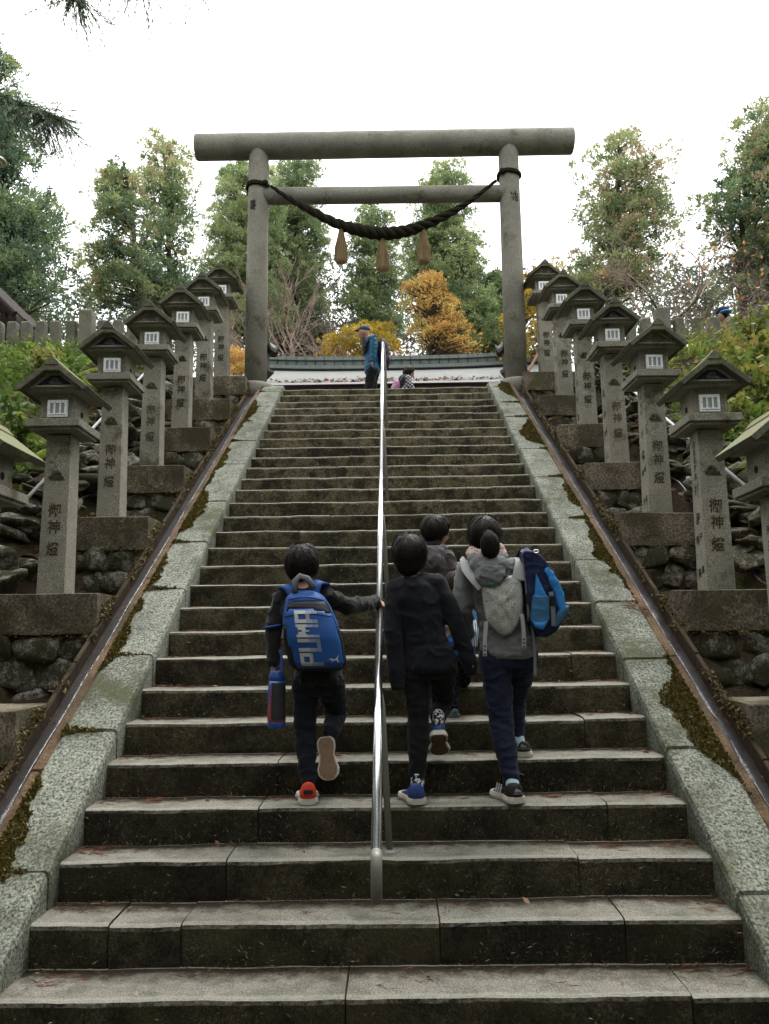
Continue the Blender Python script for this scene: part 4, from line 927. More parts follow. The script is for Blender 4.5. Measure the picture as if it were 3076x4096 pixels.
b = A(1405*K_, 1300, 11.5); _, tips = bare('bare_tree', 'bare branching tree over the right fence with a few red leaves', (b.x, 11.5, 4.9), 4.6, 204, 7, .55, .08, lean=(.25, 0), nk=(3, 3))
rng = np.random.default_rng(9); P = np.array([tuple(t) for t in random.Random(2).sample(tips, min(70, len(tips)))]); 
tag(link('red_leaves', quads_mesh('red_leaves', leaves(P, rng.normal(0, 1, P.shape), .09, .07, rng), 4, F_MAP, rng.uniform(0, .3, len(P)))), 'last red leaves hanging in the bare branches at right', 'leaves', kind='stuff')
b = A(1560*K_, 1300, 12.5); bare('bare_tree', 'thicket of tangled grey twigs behind the right fence', (b.x, 12.5, 4.9), 4.2, 205, 7, .75, .07, lean=(.0, 0), nk=(3, 3))
b = A(1690*K_, 1300, 12); bare('bare_tree', 'bare reddish shrub tree at the right edge above the fence', (b.x, 12, 4.9), 4.4, 206, 7, .65, .07, lean=(-.25, 0), nk=(3, 3))
b = A(60*K_, 1330, 11); bare('bare_tree', 'low bare twiggy bush behind the left fence', (b.x, 11, 4.9), 2.4, 207, 6, .7, .04, nk=(3, 3))
b = A(170*K_, 1330, 11.5); bare('bare_tree', 'thin bare sapling behind the tall left fence post', (b.x, 11.5, 4.9), 2.2, 208, 6, .7, .035, nk=(3, 3))
# cedar boughs hanging into the frame from a tree beside the camera
def bough(label, pts, y, n, seed, sag, fan):
    rng = np.random.default_rng(seed); P3 = [A(px, py, y) for px, py in pts]; C = catmull(P3, 6); root = empty('cedar_bough', C[0]); tag(root, label, 'tree branch', 'overhanging cedar boughs'); bpy.context.view_layer.update()
    mb = MB(); mb.tube(C, [.018*(1-.75*i/(len(C)-1)) for i in range(len(C))], 6); V = []; T = []
    for k in range(n):
        u = rng.uniform(.1, 1); p = np.array(C[int(u*(len(C)-1))]); d = unit(np.array([rng.normal(fan[0], .5), rng.normal(0, .5), rng.normal(-sag, .35)])); L = rng.uniform(.3, .85)*(1.1-.4*u)
        m = 10; t = np.linspace(0, 1, m)[:, None]; Q = p+d*L*t+np.array([0, 0, -.12*L])*t*t; mb.tube([tuple(q) for q in Q], [.0035]*m, 3, False)
        for j in range(m):
            kk = 4; dd = unit(d*1.1+rng.normal(0, .38, (kk, 3))+np.array([0, 0, -.3])); V.append(leaves(np.repeat(Q[j][None], kk, 0), dd, rng.uniform(.06, .13, kk), .009, rng)); T.append(rng.uniform(.0, .45, kk))
    mb.build('twigs', M_BARK, root, False, fix=False); link('needles', quads_mesh('needles', np.concatenate(V), 4, F_CED, np.concatenate(T)), root)
bough('drooping cedar bough reaching in from the left edge', [(-260, 330), (-120, 340), (30, 390), (150, 440), (240, 470)], 5.5, 190, 301, .65, (.5, 0))
bough('cedar bough tip hanging from the top edge at left', [(200, -260), (260, -160), (300, -60), (310, 0)], 5.0, 80, 302, .9, (.1, 0))
bough('short cedar sprig just showing at the top edge', [(450, -260), (520, -170), (570, -90), (590, -60)], 5.0, 34, 303, .9, (.1, 0))
bough('single thin cedar sprig at the top edge, nearest the torii', [(720, -260), (790, -170), (830, -90), (840, -50)], 5.0, 14, 304, .9, (.1, 0))
# ---------------------------------------------------------------- people
def fuse(name, mb, mat, parent=None, voxel=.010, it=4, fold=0.0, ff=14, anis=(1, 1, 1), seed=0.0, streak=False, cut=None):
    """melt overlapping volumes into one continuous skin, smooth it, lay folds in it"""
    me = mb.mesh('tmp', None, fix=False); ob = bpy.data.objects.new('tmp', me); COL.objects.link(ob)
    m = ob.modifiers.new('r', 'REMESH'); m.mode = 'VOXEL'; m.voxel_size = voxel
    s = ob.modifiers.new('s', 'SMOOTH'); s.factor = .5; s.iterations = it
    bpy.context.view_layer.update()
    out = bpy.data.meshes.new_from_object(ob.evaluated_get(bpy.context.evaluated_depsgraph_get()))
    bpy.data.objects.remove(ob); bpy.data.meshes.remove(me); out.name = name
    if fold:
        n = len(out.vertices); co = np.zeros(n*3, np.float32); no = np.zeros(n*3, np.float32)
        out.vertices.foreach_get('co', co); out.vertices.foreach_get('normal', no); co = co.reshape(-1, 3); no = no.reshape(-1, 3)
        d = np.empty(n, np.float32)
        for i in range(n):
            p = Vector((co[i, 0]*ff*anis[0]+seed, co[i, 1]*ff*anis[1], co[i, 2]*ff*anis[2]))
            if streak: d[i] = mnoise.noise(p); continue
            p2 = p+mnoise.noise_vector(p*.5)*.8; a = (1-abs(mnoise.noise(p2)))**5; b_ = (1-abs(mnoise.noise(p2*1.9+Vector((3, 7, 1)))))**5
            d[i] = a*1.15+b_*.5+.55*mnoise.noise(p*.4)-.62
        co += no*(d*fold)[:, None]; out.vertices.foreach_set('co', co.ravel())
    out.materials.clear(); out.materials.append(mat); out.polygons.foreach_set('use_smooth', [True]*len(out.polygons)); out.update()
    return link(name, out, parent)
def limb(mb, pts, n=12):
    for p, r in pts: mb.ell(p, (r, r, r), n, 8)
    for (p, r), (q, s) in zip(pts[:-1], pts[1:]): mb.tube([p, q], [r, s], n)
def loft(mb, rings, n=20):
    """rings: (centre, rx, ry) horizontal ellipses, closed at both ends"""
    vs = []; fs = []
    for c, rx, ry in rings:
        for k in range(n): a = 2*math.pi*k/n; vs.append((c[0]+rx*math.cos(a), c[1]+ry*math.sin(a), c[2]))
    m = len(rings)
    for i in range(m-1):
        for k in range(n): fs.append((i*n+k, i*n+(k+1) % n, (i+1)*n+(k+1) % n, (i+1)*n+k))
    fs += [tuple(range(n-1, -1, -1)), tuple((m-1)*n+k for k in range(n))]; mb.add(vs, fs)
def hand(mb, wrist, d, side, up, s, curl=.5):
    """palm, four unequal bent fingers and a thumb that leaves the side of the palm"""
    W, d, side = Vector(wrist), Vector(d).normalized(), Vector(side).normalized(); up = Vector(up).normalized()
    limb(mb, [(W, .020*s), (W+d*.035*s, .024*s), (W+d*.065*s, .022*s)], 8)
    for k, (o, L) in enumerate(((-.021, .062), (-.007, .072), (.007, .067), (.021, .052))):
        p = W+d*.075*s+side*o*s*1.15; q = p+(d*(1-curl*.4)-up*curl*.5)*L*.45*s; r = q+(d*(1-curl*1.1)-up*curl*1.0)*L*.32*s; e = r+(d*(.6-curl*1.2)-up*curl)*L*.25*s
        limb(mb, [(p-d*.02*s, .0085*s), (p, .0082*s), (q, .0078*s), (r, .007*s), (e, .006*s)], 7)
    t0 = W+d*.028*s-side*.022*s; t1 = t0+(d*.6-side*.6-up*.2)*.035*s; t2 = t1+(d*.85-side*.15-up*.3)*.028*s; limb(mb, [(t0, .011*s), (t1, .0095*s), (t2, .0075*s)], 7)
def head_rot(yaw, pitch=0, roll=0): return Matrix.Rotation(R(-yaw), 3, 'Z') @ Matrix.Rotation(R(pitch), 3, 'X') @ Matrix.Rotation(R(roll), 3, 'Y')
def head(mb, c, r, rot):
    """skull, jaw, nose, lips, brow and ears; local +y is the way the face looks"""
    c = Vector(c); f = lambda x, y, z: c+rot @ Vector((x*r[0], y*r[1], z*r[2]))
    mb.ell(c, (r[0]*.94, r[1]*.97, r[2]*.95), 18, 12, rot); mb.ell(f(0, .22, -.45), (r[0]*.70, r[1]*.68, r[2]*.58), 14, 10, rot)
    mb.ell(f(0, .96, -.16), (r[0]*.12, r[1]*.20, r[2]*.20), 8, 6, rot); mb.ell(f(0, .84, -.50), (r[0]*.26, r[1]*.10, r[2]*.06), 8, 6, rot); mb.ell(f(0, .80, .12), (r[0]*.55, r[1]*.16, r[2]*.07), 10, 6, rot)
    for s in (-1, 1): mb.ell(f(s*.98, -.02, -.12), (r[0]*.13, r[1]*.17, r[2]*.23), 8, 8, rot); mb.ell(f(s*.42, .82, .0), (r[0]*.16, r[1]*.08, r[2]*.08), 8, 6, rot)
SOLE = [(0, .018), (.04, .027), (.12, .033), (.25, .033), (.42, .027), (.58, .032), (.74, .040), (.88, .036), (.97, .022), (1, .008)]
def shoe(parent, heel, toe, up, L, mu, ms, mo=None, high=.07, extra=None):
    """shoe = upper with its sole as a sub-part"""
    h, t = Vector(heel), Vector(toe); d = (t-h).normalized(); u = Vector(up); u = (u-d*u.dot(d)).normalized(); s = d.cross(u); k = L/.22
    f = lambda a, b, c: h+s*a*k*1.32+d*b*L+u*c*k
    mb = MB(); n = 12; vs = []; fs = []; prof = [(0.0, .6, high), (.05, .9, high*1.02), (.15, 1, high), (.3, .95, high*.93), (.45, .93, high*.72), (.6, .95, .048), (.78, .95, .038), (.92, .9, .030), (1.0, .5, .022)]
    for b, wf, hh in prof:
        w = np.interp(b, [q[0] for q in SOLE], [q[1] for q in SOLE])*wf*.93
        for j in range(n):
            a = math.pi*j/(n-1); vs.append(f(w*math.cos(a)*(1 if abs(math.cos(a)) > .5 else .95), b*.98+.004, .018+(hh-.018)*math.sin(a)**.6))
    for i in range(len(prof)-1):
        for j in range(n-1): fs.append((i*n+j, i*n+j+1, (i+1)*n+j+1, (i+1)*n+j))
        fs.append((i*n+n-1, i*n, (i+1)*n, (i+1)*n+n-1))
    fs += [tuple(range(n)), tuple((len(prof)-1)*n+j for j in range(n-1, -1, -1))]; mb.add(vs, fs); o = mb.build('shoe', mu, parent, True)
    mb = MB(); ol = [(w, b) for b, w in SOLE]+[(-w, b) for b, w in SOLE[::-1]]; m = len(ol)
    vs = [f(a*1.06, b, 0.0) for a, b in ol]+[f(a*1.12, b, .012) for a, b in ol]+[f(a*1.0, b, .027) for a, b in ol]
    fs = [tuple(range(m-1, -1, -1)), tuple(range(2*m, 3*m))]
    for i in range(2): fs += [(i*m+j, i*m+(j+1) % m, (i+1)*m+(j+1) % m, (i+1)*m+j) for j in range(m)]
    mb.add(vs, fs); mb.build('sole', ms, o)
    if mo:
        mb = MB(); ol2 = [(w*.9, b*.95+.025) for b, w in SOLE]+[(-w*.9, b*.95+.025) for b, w in SOLE[::-1]]
        vs = [f(a, b, -.004) for a, b in ol2]+[f(a, b, .002) for a, b in ol2]; fs = [tuple(range(m-1, -1, -1)), tuple(range(m, 2*m))]+[(j, (j+1) % m, m+(j+1) % m, m+j) for j in range(m)]
        mb.add(vs, fs); mb.build('tread', mo, o)
    return o, f
SKIN = plain('skin', (.42, .235, .155), .55, .35, var=.08, scale=15)
g = G('black_hair', .6, .08); M_HAIR = g.done(g.mix(g.noise(30, 4, .7, g.pos((6, 6, .5))), (.004, .0035, .003), (.017, .0125, .010)))
g = G('hair_sheen', .45, .18); M_LOCK = g.done(g.mix(g.noise(40, 3, .7), (.005, .004, .0035), (.020, .015, .012)))
g = G('brown_hair', .5, .12); M_HAIRB = g.done(g.mix(g.noise(30, 4, .7, g.pos((6, 6, .5))), (.015, .009, .007), (.06, .034, .024)))
def cloth(name, col, rough=.9, var=.3, weave=420, sheen=.0, bump=.25):
    g = G(name, rough, .15); c = g.mix(g.noise(weave, 2, .5), tuple(v*(1-var) for v in col), tuple(v*(1+var) for v in col)); c = g.mix(g.math('MULTIPLY', g.noise(6, 4), .35), c, tuple(v*.75 for v in col))
    g.bump(g.noise(weave*.6, 3), bump, .004); g.b.inputs['Sheen Weight'].default_value = sheen; return g.done(c)
C_BLACK = cloth('black_knit', (.012, .011, .011), .95, .5, 220, .15, .6); C_NAVY = cloth('black_sweatshirt', (.008, .009, .013), .85, .3, 500, .06); C_TROU = cloth('black_trousers', (.006, .006, .008), .85, .3, 500, .05)
C_DTRO = cloth('dark_trousers', (.008, .010, .016), .85, .3, 500, .05)
C_JEAN = cloth('navy_jeans', (.010, .014, .034), .8, .35, 700, .05); C_GREY = cloth('grey_marl', (.17, .175, .18), .95, .28, 380, .2, .4); C_DGREY = cloth('charcoal_hood', (.075, .068, .07), .95, .25, 380, .2)
C_LGREY = cloth('pale_grey', (.35, .36, .36), .9, .15, 400); C_BLUE = cloth('royal_blue_nylon', (.020, .080, .28), .55, .12, 600, .0, .3); C_BLK2 = cloth('black_nylon', (.012, .012, .013), .55, .2, 500)
C_STRAP = cloth('grey_webbing', (.16, .17, .18), .8, .15, 300); C_SILV = plain('silver_print', (.42, .43, .43), .45, .5, .1, .06)
M_RED = plain('red_mesh', (.62, .055, .025), .6, .3, var=.12, scale=120); M_WSOLE = plain('dirty_white_sole', (.50, .46, .39), .75, .3, var=.35, scale=40); M_GUM = plain('tan_gum_sole', (.20, .13, .078), .7, .3, var=.45, scale=45, bump=.6, bscale=70)
M_SBLUE = plain('blue_shoe', (.03, .065, .23), .6, .3, var=.25, scale=90); M_SBLK = plain('black_shoe', (.012, .012, .014), .6, .3, var=.2); M_BROWN = plain('muddy_sole', (.12, .075, .05), .8, .2, var=.5, scale=30, bump=.5); M_STEAL = plain('teal_shoe', (.10, .14, .14), .6, .3, var=.25, scale=60)
g = G('patterned_sock', .9, .1); M_SOCK = g.done(g.ramp(g.noise(70, 2, .5), [(.47, (.02, .02, .022)), (.5, (.6, .6, .6))], 'CONSTANT')); M_SOCKL = plain('pale_blue_sock', (.38, .52, .56), .9, .1, var=.2, scale=80)
M_YEL = plain('yellow_tread', (.45, .36, .02), .7, .3, var=.3)

def strands(root, hc, hr, rot, mat, seed, hl, n=1500):
    """locks of hair lying over the skull from the whorl at the crown outwards"""
    rng = np.random.default_rng(seed); c = np.array(hc); Rm = np.array(rot); V = []
    wh = unit(np.array([.12, -.35, .93])); th = np.arccos(rng.uniform(-.35, .98, n)); ph = rng.uniform(0, 2*np.pi, n)
    e1 = unit(np.cross(wh, [1, 0, 0])); e2 = np.cross(wh, e1); m = 6; ln = rng.uniform(.4, 1.1, n); rad = rng.uniform(1.04, 1.13, n)+.10*(rng.uniform(0, 1, n) > .88); prev = None; lim = -.55-hl
    ok = np.ones(n, bool)
    for j in range(m+1):
        t = th+ln*j/m; a = ph+.25*np.sin(ph*3)+.12*j/m
        d = np.cos(t)[:, None]*wh+np.sin(t)[:, None]*(np.cos(a)[:, None]*e1+np.sin(a)[:, None]*e2)
        if j == m: ok = ~((d[:, 1] > .45) & (d[:, 2] < .25)) & (d[:, 2] > lim-.3)
        lift = rad+.035*np.sin(j/m*np.pi)*rng.uniform(0, 1, n)
        P = d*lift[:, None]*np.array([1.02, 1.0, 1.0])+np.array([0, -.08, .10]); P = (P*np.array(hr)) @ Rm.T+c
        w = .0035*(1-.85*j/m); sd = unit(np.cross(d @ Rm.T, rng.normal(0, .3, (n, 3))+np.array([0, 0, 1.])))*w
        if prev is not None: V.append(np.stack([prev[0]-prev[1], prev[0]+prev[1], P+sd, P-sd], 1))
        prev = (P, sd)
    A_ = np.stack(V, 1)[ok].reshape(-1, 3); o = link('hair_locks', quads_mesh('hair_locks', A_, 4, M_LOCK if mat is M_HAIR else mat), root); o['kind'] = 'stuff'
def tufts(root, hc, hr, rot, mat, seed, hl, n=230):
    """thicker locks whose ends stand off the head and break its outline"""
    rng = np.random.default_rng(seed+500); c = np.array(hc); Rm = np.array(rot); wh = unit(np.array([.12, -.35, .93])); e1 = unit(np.cross(wh, [1, 0, 0])); e2 = np.cross(wh, e1); mb = MB()
    for i in range(n):
        th, ph, ln = math.acos(rng.uniform(-.25, .97)), rng.uniform(0, 6.283), rng.uniform(.45, .85); fl = rng.uniform(.02, .13); pts = []; m = 5; keep = True
        for j in range(m+1):
            t = th+ln*j/m; a = ph+.3*math.sin(ph*3+i)*j/m+.15*j/m; d = math.cos(t)*wh+math.sin(t)*(math.cos(a)*e1+math.sin(a)*e2)
            if j == m and ((d[1] > .35 and d[2] < .3) or d[2] < -.75-hl*.5): keep = False
            pts.append(tuple(((d*(1.035+fl*(j/m)**2)+np.array([0, -.08, .10]))*np.array(hr)) @ Rm.T+c))
        if keep: w = rng.uniform(.004, .008); mb.tube(pts, [w*.6, w, w, w*.85, w*.55, w*.12], 4, False, .5)
    o = mb.build('hair_tufts', mat, root, True, fix=False); o['kind'] = 'stuff'
def person(label, J, hc, hr, hrot, top, bottom, hair, kid=1.0, fold=.006, tors=(.135, .10), hipw=(.125, .10), arms=(.05, .042, .034), legs=(.075, .055, .042), hem=.03, hood=False, hairlen=.0, hands=(True, True), seed=1.0, ponytail=None, bare_fore=False, fat=1.0, hands_dir=None, short_hair=False, sleeve=.96, vx=1.0):
    pel, ch, nk = Vector(J['pel']), Vector(J['chest']), Vector(J['neck'])
    root = empty('person', (pel.x, pel.y, J['ground'])); tag(root, label, 'person'); bpy.context.view_layer.update()
    b = MB(); head(b, hc, hr, hrot); limb(b, [(Vector(hc)-Vector((0, 0, hr[2]*.6)), hr[0]*.55), (nk, hr[0]*.58)])
    k = .88; sl, sr = Vector(J['sl']), Vector(J['sr'])
    def torso(mb, e):
        mid = (pel+ch)/2; loft(mb, [(pel-Vector((0, 0, .07)), hipw[0]*.9+e, hipw[1]*.9+e), (pel, hipw[0]+e, hipw[1]+e), (mid, (hipw[0]+tors[0])*.46+e, tors[1]*.95+e), (ch, tors[0]+e, tors[1]+e), (ch+(nk-ch)*.55, tors[0]*.92+e, tors[1]*.85+e), (nk-Vector((0, 0, .012)), tors[0]*.42+e, tors[1]*.6+e)])
        for s_ in (sl, sr): limb(mb, [(s_, arms[0]*1.08+e), (ch+(nk-ch)*.6, tors[1]*.62+e)])
    torso(b, 0)
    for a, i in (('l', 0), ('r', 1)):
        S_, E_, W_ = Vector(J['s'+a]), Vector(J['e'+a]), Vector(J['w'+a]); limb(b, [(S_, arms[0]*k), (E_, arms[1]*k), (W_, arms[2]*.62)])
        if hands[i]:
            d = (W_-E_).normalized(); sd = Vector((0, 1, 0)).cross(d)
            if hands_dir and hands_dir.get(a): dd, sd, up = hands_dir[a]
            else: dd, up = d, Vector((1 if a == 'l' else -1, 0, 0)); sd = d.cross(up)
            hand(b, W_, dd, sd, up, kid, .55)
        limb(b, [(Vector(J['h'+a]), legs[0]*k), (Vector(J['k'+a]), legs[1]*k), (Vector(J['a'+a]), legs[2]*.75)])
    fuse('body', b, SKIN, root, .0105*vx, 2)
    t = MB(); torso(t, .009)
    for a in 'lr':
        S_, E_, W_ = Vector(J['s'+a]), Vector(J['e'+a]), Vector(J['w'+a]); we = E_+(W_-E_)*(sleeve if not bare_fore else .1)
        limb(t, [(S_, arms[0]+.012), ((S_+E_)/2, (arms[0]+arms[1])/2+.011), (E_, arms[1]+.012), ((E_+we)/2, (arms[1]+arms[2])/2+.010), (we, arms[2]+.007)])
    hz_ = pel-Vector((0, 0, hem)); loft(t, [(hz_-Vector((0, 0, .025)), hipw[0]+.012, hipw[1]+.012), (hz_, hipw[0]+.023, hipw[1]+.022), (pel+Vector((0, 0, .06)), hipw[0]+.020, hipw[1]+.020)])
    tp = fuse('top', t, top, root, .0082*vx, 3, fold*1.35, 9, (1, 1, 1.3), seed)
    u = MB(); loft(u, [(pel-Vector((0, 0, .11)), hipw[0]*.86, hipw[1]*.95), (pel, hipw[0]+.006, hipw[1]+.006), (pel+Vector((0, 0, .03)), hipw[0]-.008, hipw[1]-.008)])
    for a in 'lr':
        H_, K2, N2 = Vector(J['h'+a]), Vector(J['k'+a]), Vector(J['a'+a]); limb(u, [(H_, legs[0]+.014), ((H_+K2)/2, (legs[0]+legs[1])/2+.012), (K2, legs[1]+.011), ((K2+N2)/2, (legs[1]*.5+legs[2]*.5)+.010), (N2+(K2-N2)*.06, legs[2]+.006)])
    fuse('trousers', u, bottom, root, .0082*vx, 3, fold*1.2, 10, (1, 1, 1.7), seed+5)
    # hair: a shell over crown, sides and nape, combed into strands
    h = MB(); c = Vector(hc); f = lambda x, y, z: c+hrot @ Vector((x*hr[0], y*hr[1], z*hr[2]))
    h.ell(f(0, -.10, .14), (hr[0]*1.07, hr[1]*1.04, hr[2]*.98), 20, 14, hrot); h.ell(f(0, -.42, -.30-hairlen*.3), (hr[0]*.90, hr[1]*.66, hr[2]*(.62+hairlen)), 16, 10, hrot); h.ell(f(0, .42, .55), (hr[0]*.86, hr[1]*.56, hr[2]*.44), 14, 8, hrot)
    for s_ in (-1, 1): h.ell(f(s_*.80, .12, .12), (hr[0]*.26, hr[1]*.40, hr[2]*.42), 10, 8, hrot)
    if ponytail: h.ell(ponytail[0], ponytail[1], 14, 10); limb(h, [(f(0, -.95, .15), hr[0]*.28), (Vector(ponytail[0])+Vector((0, 0, ponytail[1][2]*.7)), hr[0]*.33)])
    if not short_hair: fuse('hair', h, hair, root, .0065*vx, 2, .005, 48, (1, 1, .22), seed, True)
    if not short_hair:
        strands(root, hc, hr, hrot, hair, int(seed*10), hairlen)
        if vx == 1: tufts(root, hc, hr, hrot, M_LOCK if hair is M_HAIR else hair, int(seed*10), hairlen, 230 if ponytail is None else 90)
    if hood:
        q = MB(); bb = nk-Vector((0, .07, .02)); q.ell(bb-Vector((0, .025, .02)), (tors[0]*.80, .065, .060), 14, 8); q.ell(bb-Vector((0, .06, .075)), (tors[0]*.62, .05, .075), 14, 8)
        for s_ in (-1, 1): limb(q, [(bb+Vector((s_*tors[0]*.55, .0, .02)), .035), (bb+Vector((s_*tors[0]*.5, .09, .01)), .03)])
        fuse('hood', q, top, root, .008, 3, .007, 16, (1, 1, 1.3), seed+2)
    return root, tp

# boy with the blue rucksack: climbing, hand on the rail
J = dict(ground=.54, pel=(-.355, 1.03, 1.195), chest=(-.44, 1.0, 1.53), neck=(-.442, 1.01, 1.672), sl=(-.555, 1.01, 1.592), el=(-.598, .99, 1.42), wl=(-.588, .97, 1.262), sr=(-.33, 1.02, 1.615), er=(-.19, 1.10, 1.558), wr=(-.045, 1.32, 1.590),
         hl=(-.42, 1.03, 1.14), kl=(-.428, 1.04, .90), al=(-.402, .985, .63), hr=(-.29, 1.03, 1.15), kr=(-.268, 1.20, .965), ar=(-.29, 1.045, .875))
p1, _ = person('boy in black with blue rucksack climbing left of the handrail', J, (-.438, 1.02, 1.785), (.083, .094, .104), head_rot(28), C_BLACK, C_DTRO, M_HAIR, .85, .007, (.122, .088), (.108, .088), (.044, .038, .033), (.062, .048, .040), hairlen=.02, seed=2.1,
              hands_dir={'r': (Vector((.75, .45, -.3)), Vector((-.3, .9, .2)), Vector((.2, .1, .95)))})
shoe(p1, (-.392, .885, .542), (-.425, 1.115, .546), (0, 0, 1), .24, M_RED, M_WSOLE, high=.10)
shoe(p1, (-.316, 1.005, .866), (-.292, .968, .652), (.0, 1, -.05), .222, M_RED, M_WSOLE, M_GUM)
mb = MB(); mb.box((-.393, .884, .607), (.05, .012, .022)); mb.build('heel_tab', M_SBLK, p1, bevel=.004)
mb = MB(); limb(mb, [((-.402, .975, .60), .034), ((-.402, .98, .64), .036)]); fuse('sock', mb, M_SBLK, p1, .008, 2)
mb = MB(); mb.tube([Vector((-.598, .99, 1.45))+Vector((.004+.050*math.cos(a), .053*math.sin(a), .008*math.cos(a))) for a in np.linspace(0, 2*math.pi, 25)], .007, 6, False); mb.build('sleeve_band', C_BLUE, p1, True)
# black sweatshirt boy
J = dict(ground=.54, pel=(.248, 1.03, 1.27), chest=(.188, 1.01, 1.585), neck=(.160, 1.01, 1.722), sl=(.075, 1.01, 1.640), el=(.050, .98, 1.42), wl=(.068, .985, 1.215), sr=(.300, 1.02, 1.672), er=(.392, 1.0, 1.475), wr=(.452, 1.02, 1.285),
         hl=(.175, 1.03, 1.22), kl=(.182, 1.035, .945), al=(.172, .985, .65), hr=(.325, 1.03, 1.22), kr=(.322, 1.19, 1.02), ar=(.292, 1.075, .945))
p2, _ = person('boy in plain black sweatshirt just right of the handrail', J, (.152, 1.02, 1.832), (.086, .098, .106), head_rot(8), C_NAVY, C_TROU, M_HAIR, .85, .0055, (.126, .09), (.116, .092), (.046, .040, .034), (.067, .050, .040), hairlen=.22, seed=7.7, hem=.05, sleeve=1.38)
so, f_ = shoe(p2, (.172, .862, .542), (.115, 1.085, .546), (0, 0, 1), .235, M_SBLUE, M_WSOLE, high=.095)
shoe(p2, (.286, .985, .872), (.302, 1.165, .742), (.0, .57, .82), .225, M_SBLUE, M_WSOLE, M_BROWN, high=.095)
mb = MB(); limb(mb, [((.170, .965, .60), .037), ((.172, .98, .665), .037)]); fuse('sock', mb, M_SOCK, p2, .008, 2)
mb = MB(); limb(mb, [((.290, 1.04, .935), .033), ((.293, 1.06, .965), .034)]); fuse('sock', mb, M_SOCK, p2, .008, 2)
for k in range(3):
    mb = MB(); mb.tube([f_(.036+.002, .45+.09*k, .035), f_(.03, .50+.09*k, .062)], .003, 5); mb.build('stripe', C_LGREY, so)
# boy in charcoal hoodie, three steps ahead
J = dict(ground=1.08, pel=(.33, 1.90, 1.60), chest=(.325, 1.90, 1.83), neck=(.325, 1.91, 1.955), sl=(.215, 1.90, 1.890), el=(.180, 1.88, 1.74), wl=(.2, 1.98, 1.62), sr=(.425, 1.90, 1.892), er=(.460, 1.88, 1.74), wr=(.44, 1.99, 1.62),
         hl=(.27, 1.90, 1.56), kl=(.27, 1.95, 1.34), al=(.27, 1.88, 1.13), hr=(.39, 1.90, 1.56), kr=(.385, 1.97, 1.36), ar=(.385, 1.90, 1.15))
p3, _ = person('small boy in charcoal hooded top, further up the steps', J, (.352, 1.925, 2.078), (.082, .092, .098), head_rot(66, -16), C_DGREY, C_TROU, M_HAIR, .75, .006, (.115, .085), (.108, .085), (.043, .037, .032), (.058, .046, .036), hood=True, hairlen=.0, seed=3.4)
for x in (.27, .385): shoe(p3, (x, 1.82, 1.082), (x, 2.0, 1.086), (0, 0, 1), .18, M_SBLK, M_WSOLE)
mb = MB(); mb.lathe((.327, 1.90, 1.955), [(.062, 0), (.066, .02), (.058, .045), (.045, .05)], 16); mb.build('collar', C_NAVY, p3, True)
# toddler
g = G('rainbow_top', .9, .1); C_RAIN = g.done(g.ramp(g.vor(9, out='Distance'), [(0, (.03, .12, .26)), (.35, (.30, .14, .18)), (.42, (.30, .30, .08)), (.52, (.03, .07, .20))], 'CONSTANT'))
g = G('dotted_trousers', .9, .1); C_DOT = g.done(g.ramp(g.vor(60), [(0, (.16, .16, .17)), (.20, (.008, .008, .011))], 'CONSTANT'))
g = G('blue_stripes', .9, .1); wv = g.n('TexWave'); wv.inputs['Scale'].default_value = 24; wv.bands_direction = 'X'; g.l(g.pos(), wv.inputs['Vector']); C_STR = g.done(g.ramp(wv.outputs['Fac'], [(.45, (.04, .10, .20)), (.55, (.50, .58, .62))]))
J = dict(ground=.90, pel=(.445, 1.60, 1.30), chest=(.447, 1.60, 1.47), neck=(.45, 1.60, 1.575), sl=(.372, 1.60, 1.53), el=(.35, 1.62, 1.42), wl=(.37, 1.66, 1.34), sr=(.525, 1.60, 1.53), er=(.545, 1.56, 1.44), wr=(.538, 1.50, 1.37),
         hl=(.405, 1.60, 1.26), kl=(.402, 1.63, 1.09), al=(.41, 1.60, .955), hr=(.485, 1.60, 1.26), kr=(.49, 1.70, 1.13), ar=(.49, 1.72, 1.10))
p5, _ = person('toddler in a bright top and dotted trousers in front of the woman', J, (.452, 1.61, 1.685), (.083, .09, .092), head_rot(10, -8), C_RAIN, C_DOT, M_HAIRB, .6, .004, (.09, .075), (.092, .08), (.036, .032, .028), (.052, .043, .036), hairlen=.1, seed=6.2)
so, f_ = shoe(p5, (.425, 1.56, .902), (.385, 1.70, .906), (0, 0, 1), .15, M_STEAL, M_STEAL, high=.07); shoe(p5, (.49, 1.68, 1.082), (.49, 1.82, 1.084), (0, 0, 1), .14, M_STEAL, M_STEAL)
for k in range(2): mb = MB(); mb.tube([f_(-.026, .35, .03+.02*k), f_(-.034, .75, .028)], .004, 5); mb.build('stripe', C_LGREY, so)
mb = MB(); limb(mb, [((.545, 1.50, 1.46), .022), ((.535, 1.47, 1.40), .034), ((.530, 1.46, 1.33), .028)]); fuse('striped_mitten', mb, C_STR, p5, .008, 3, .004)
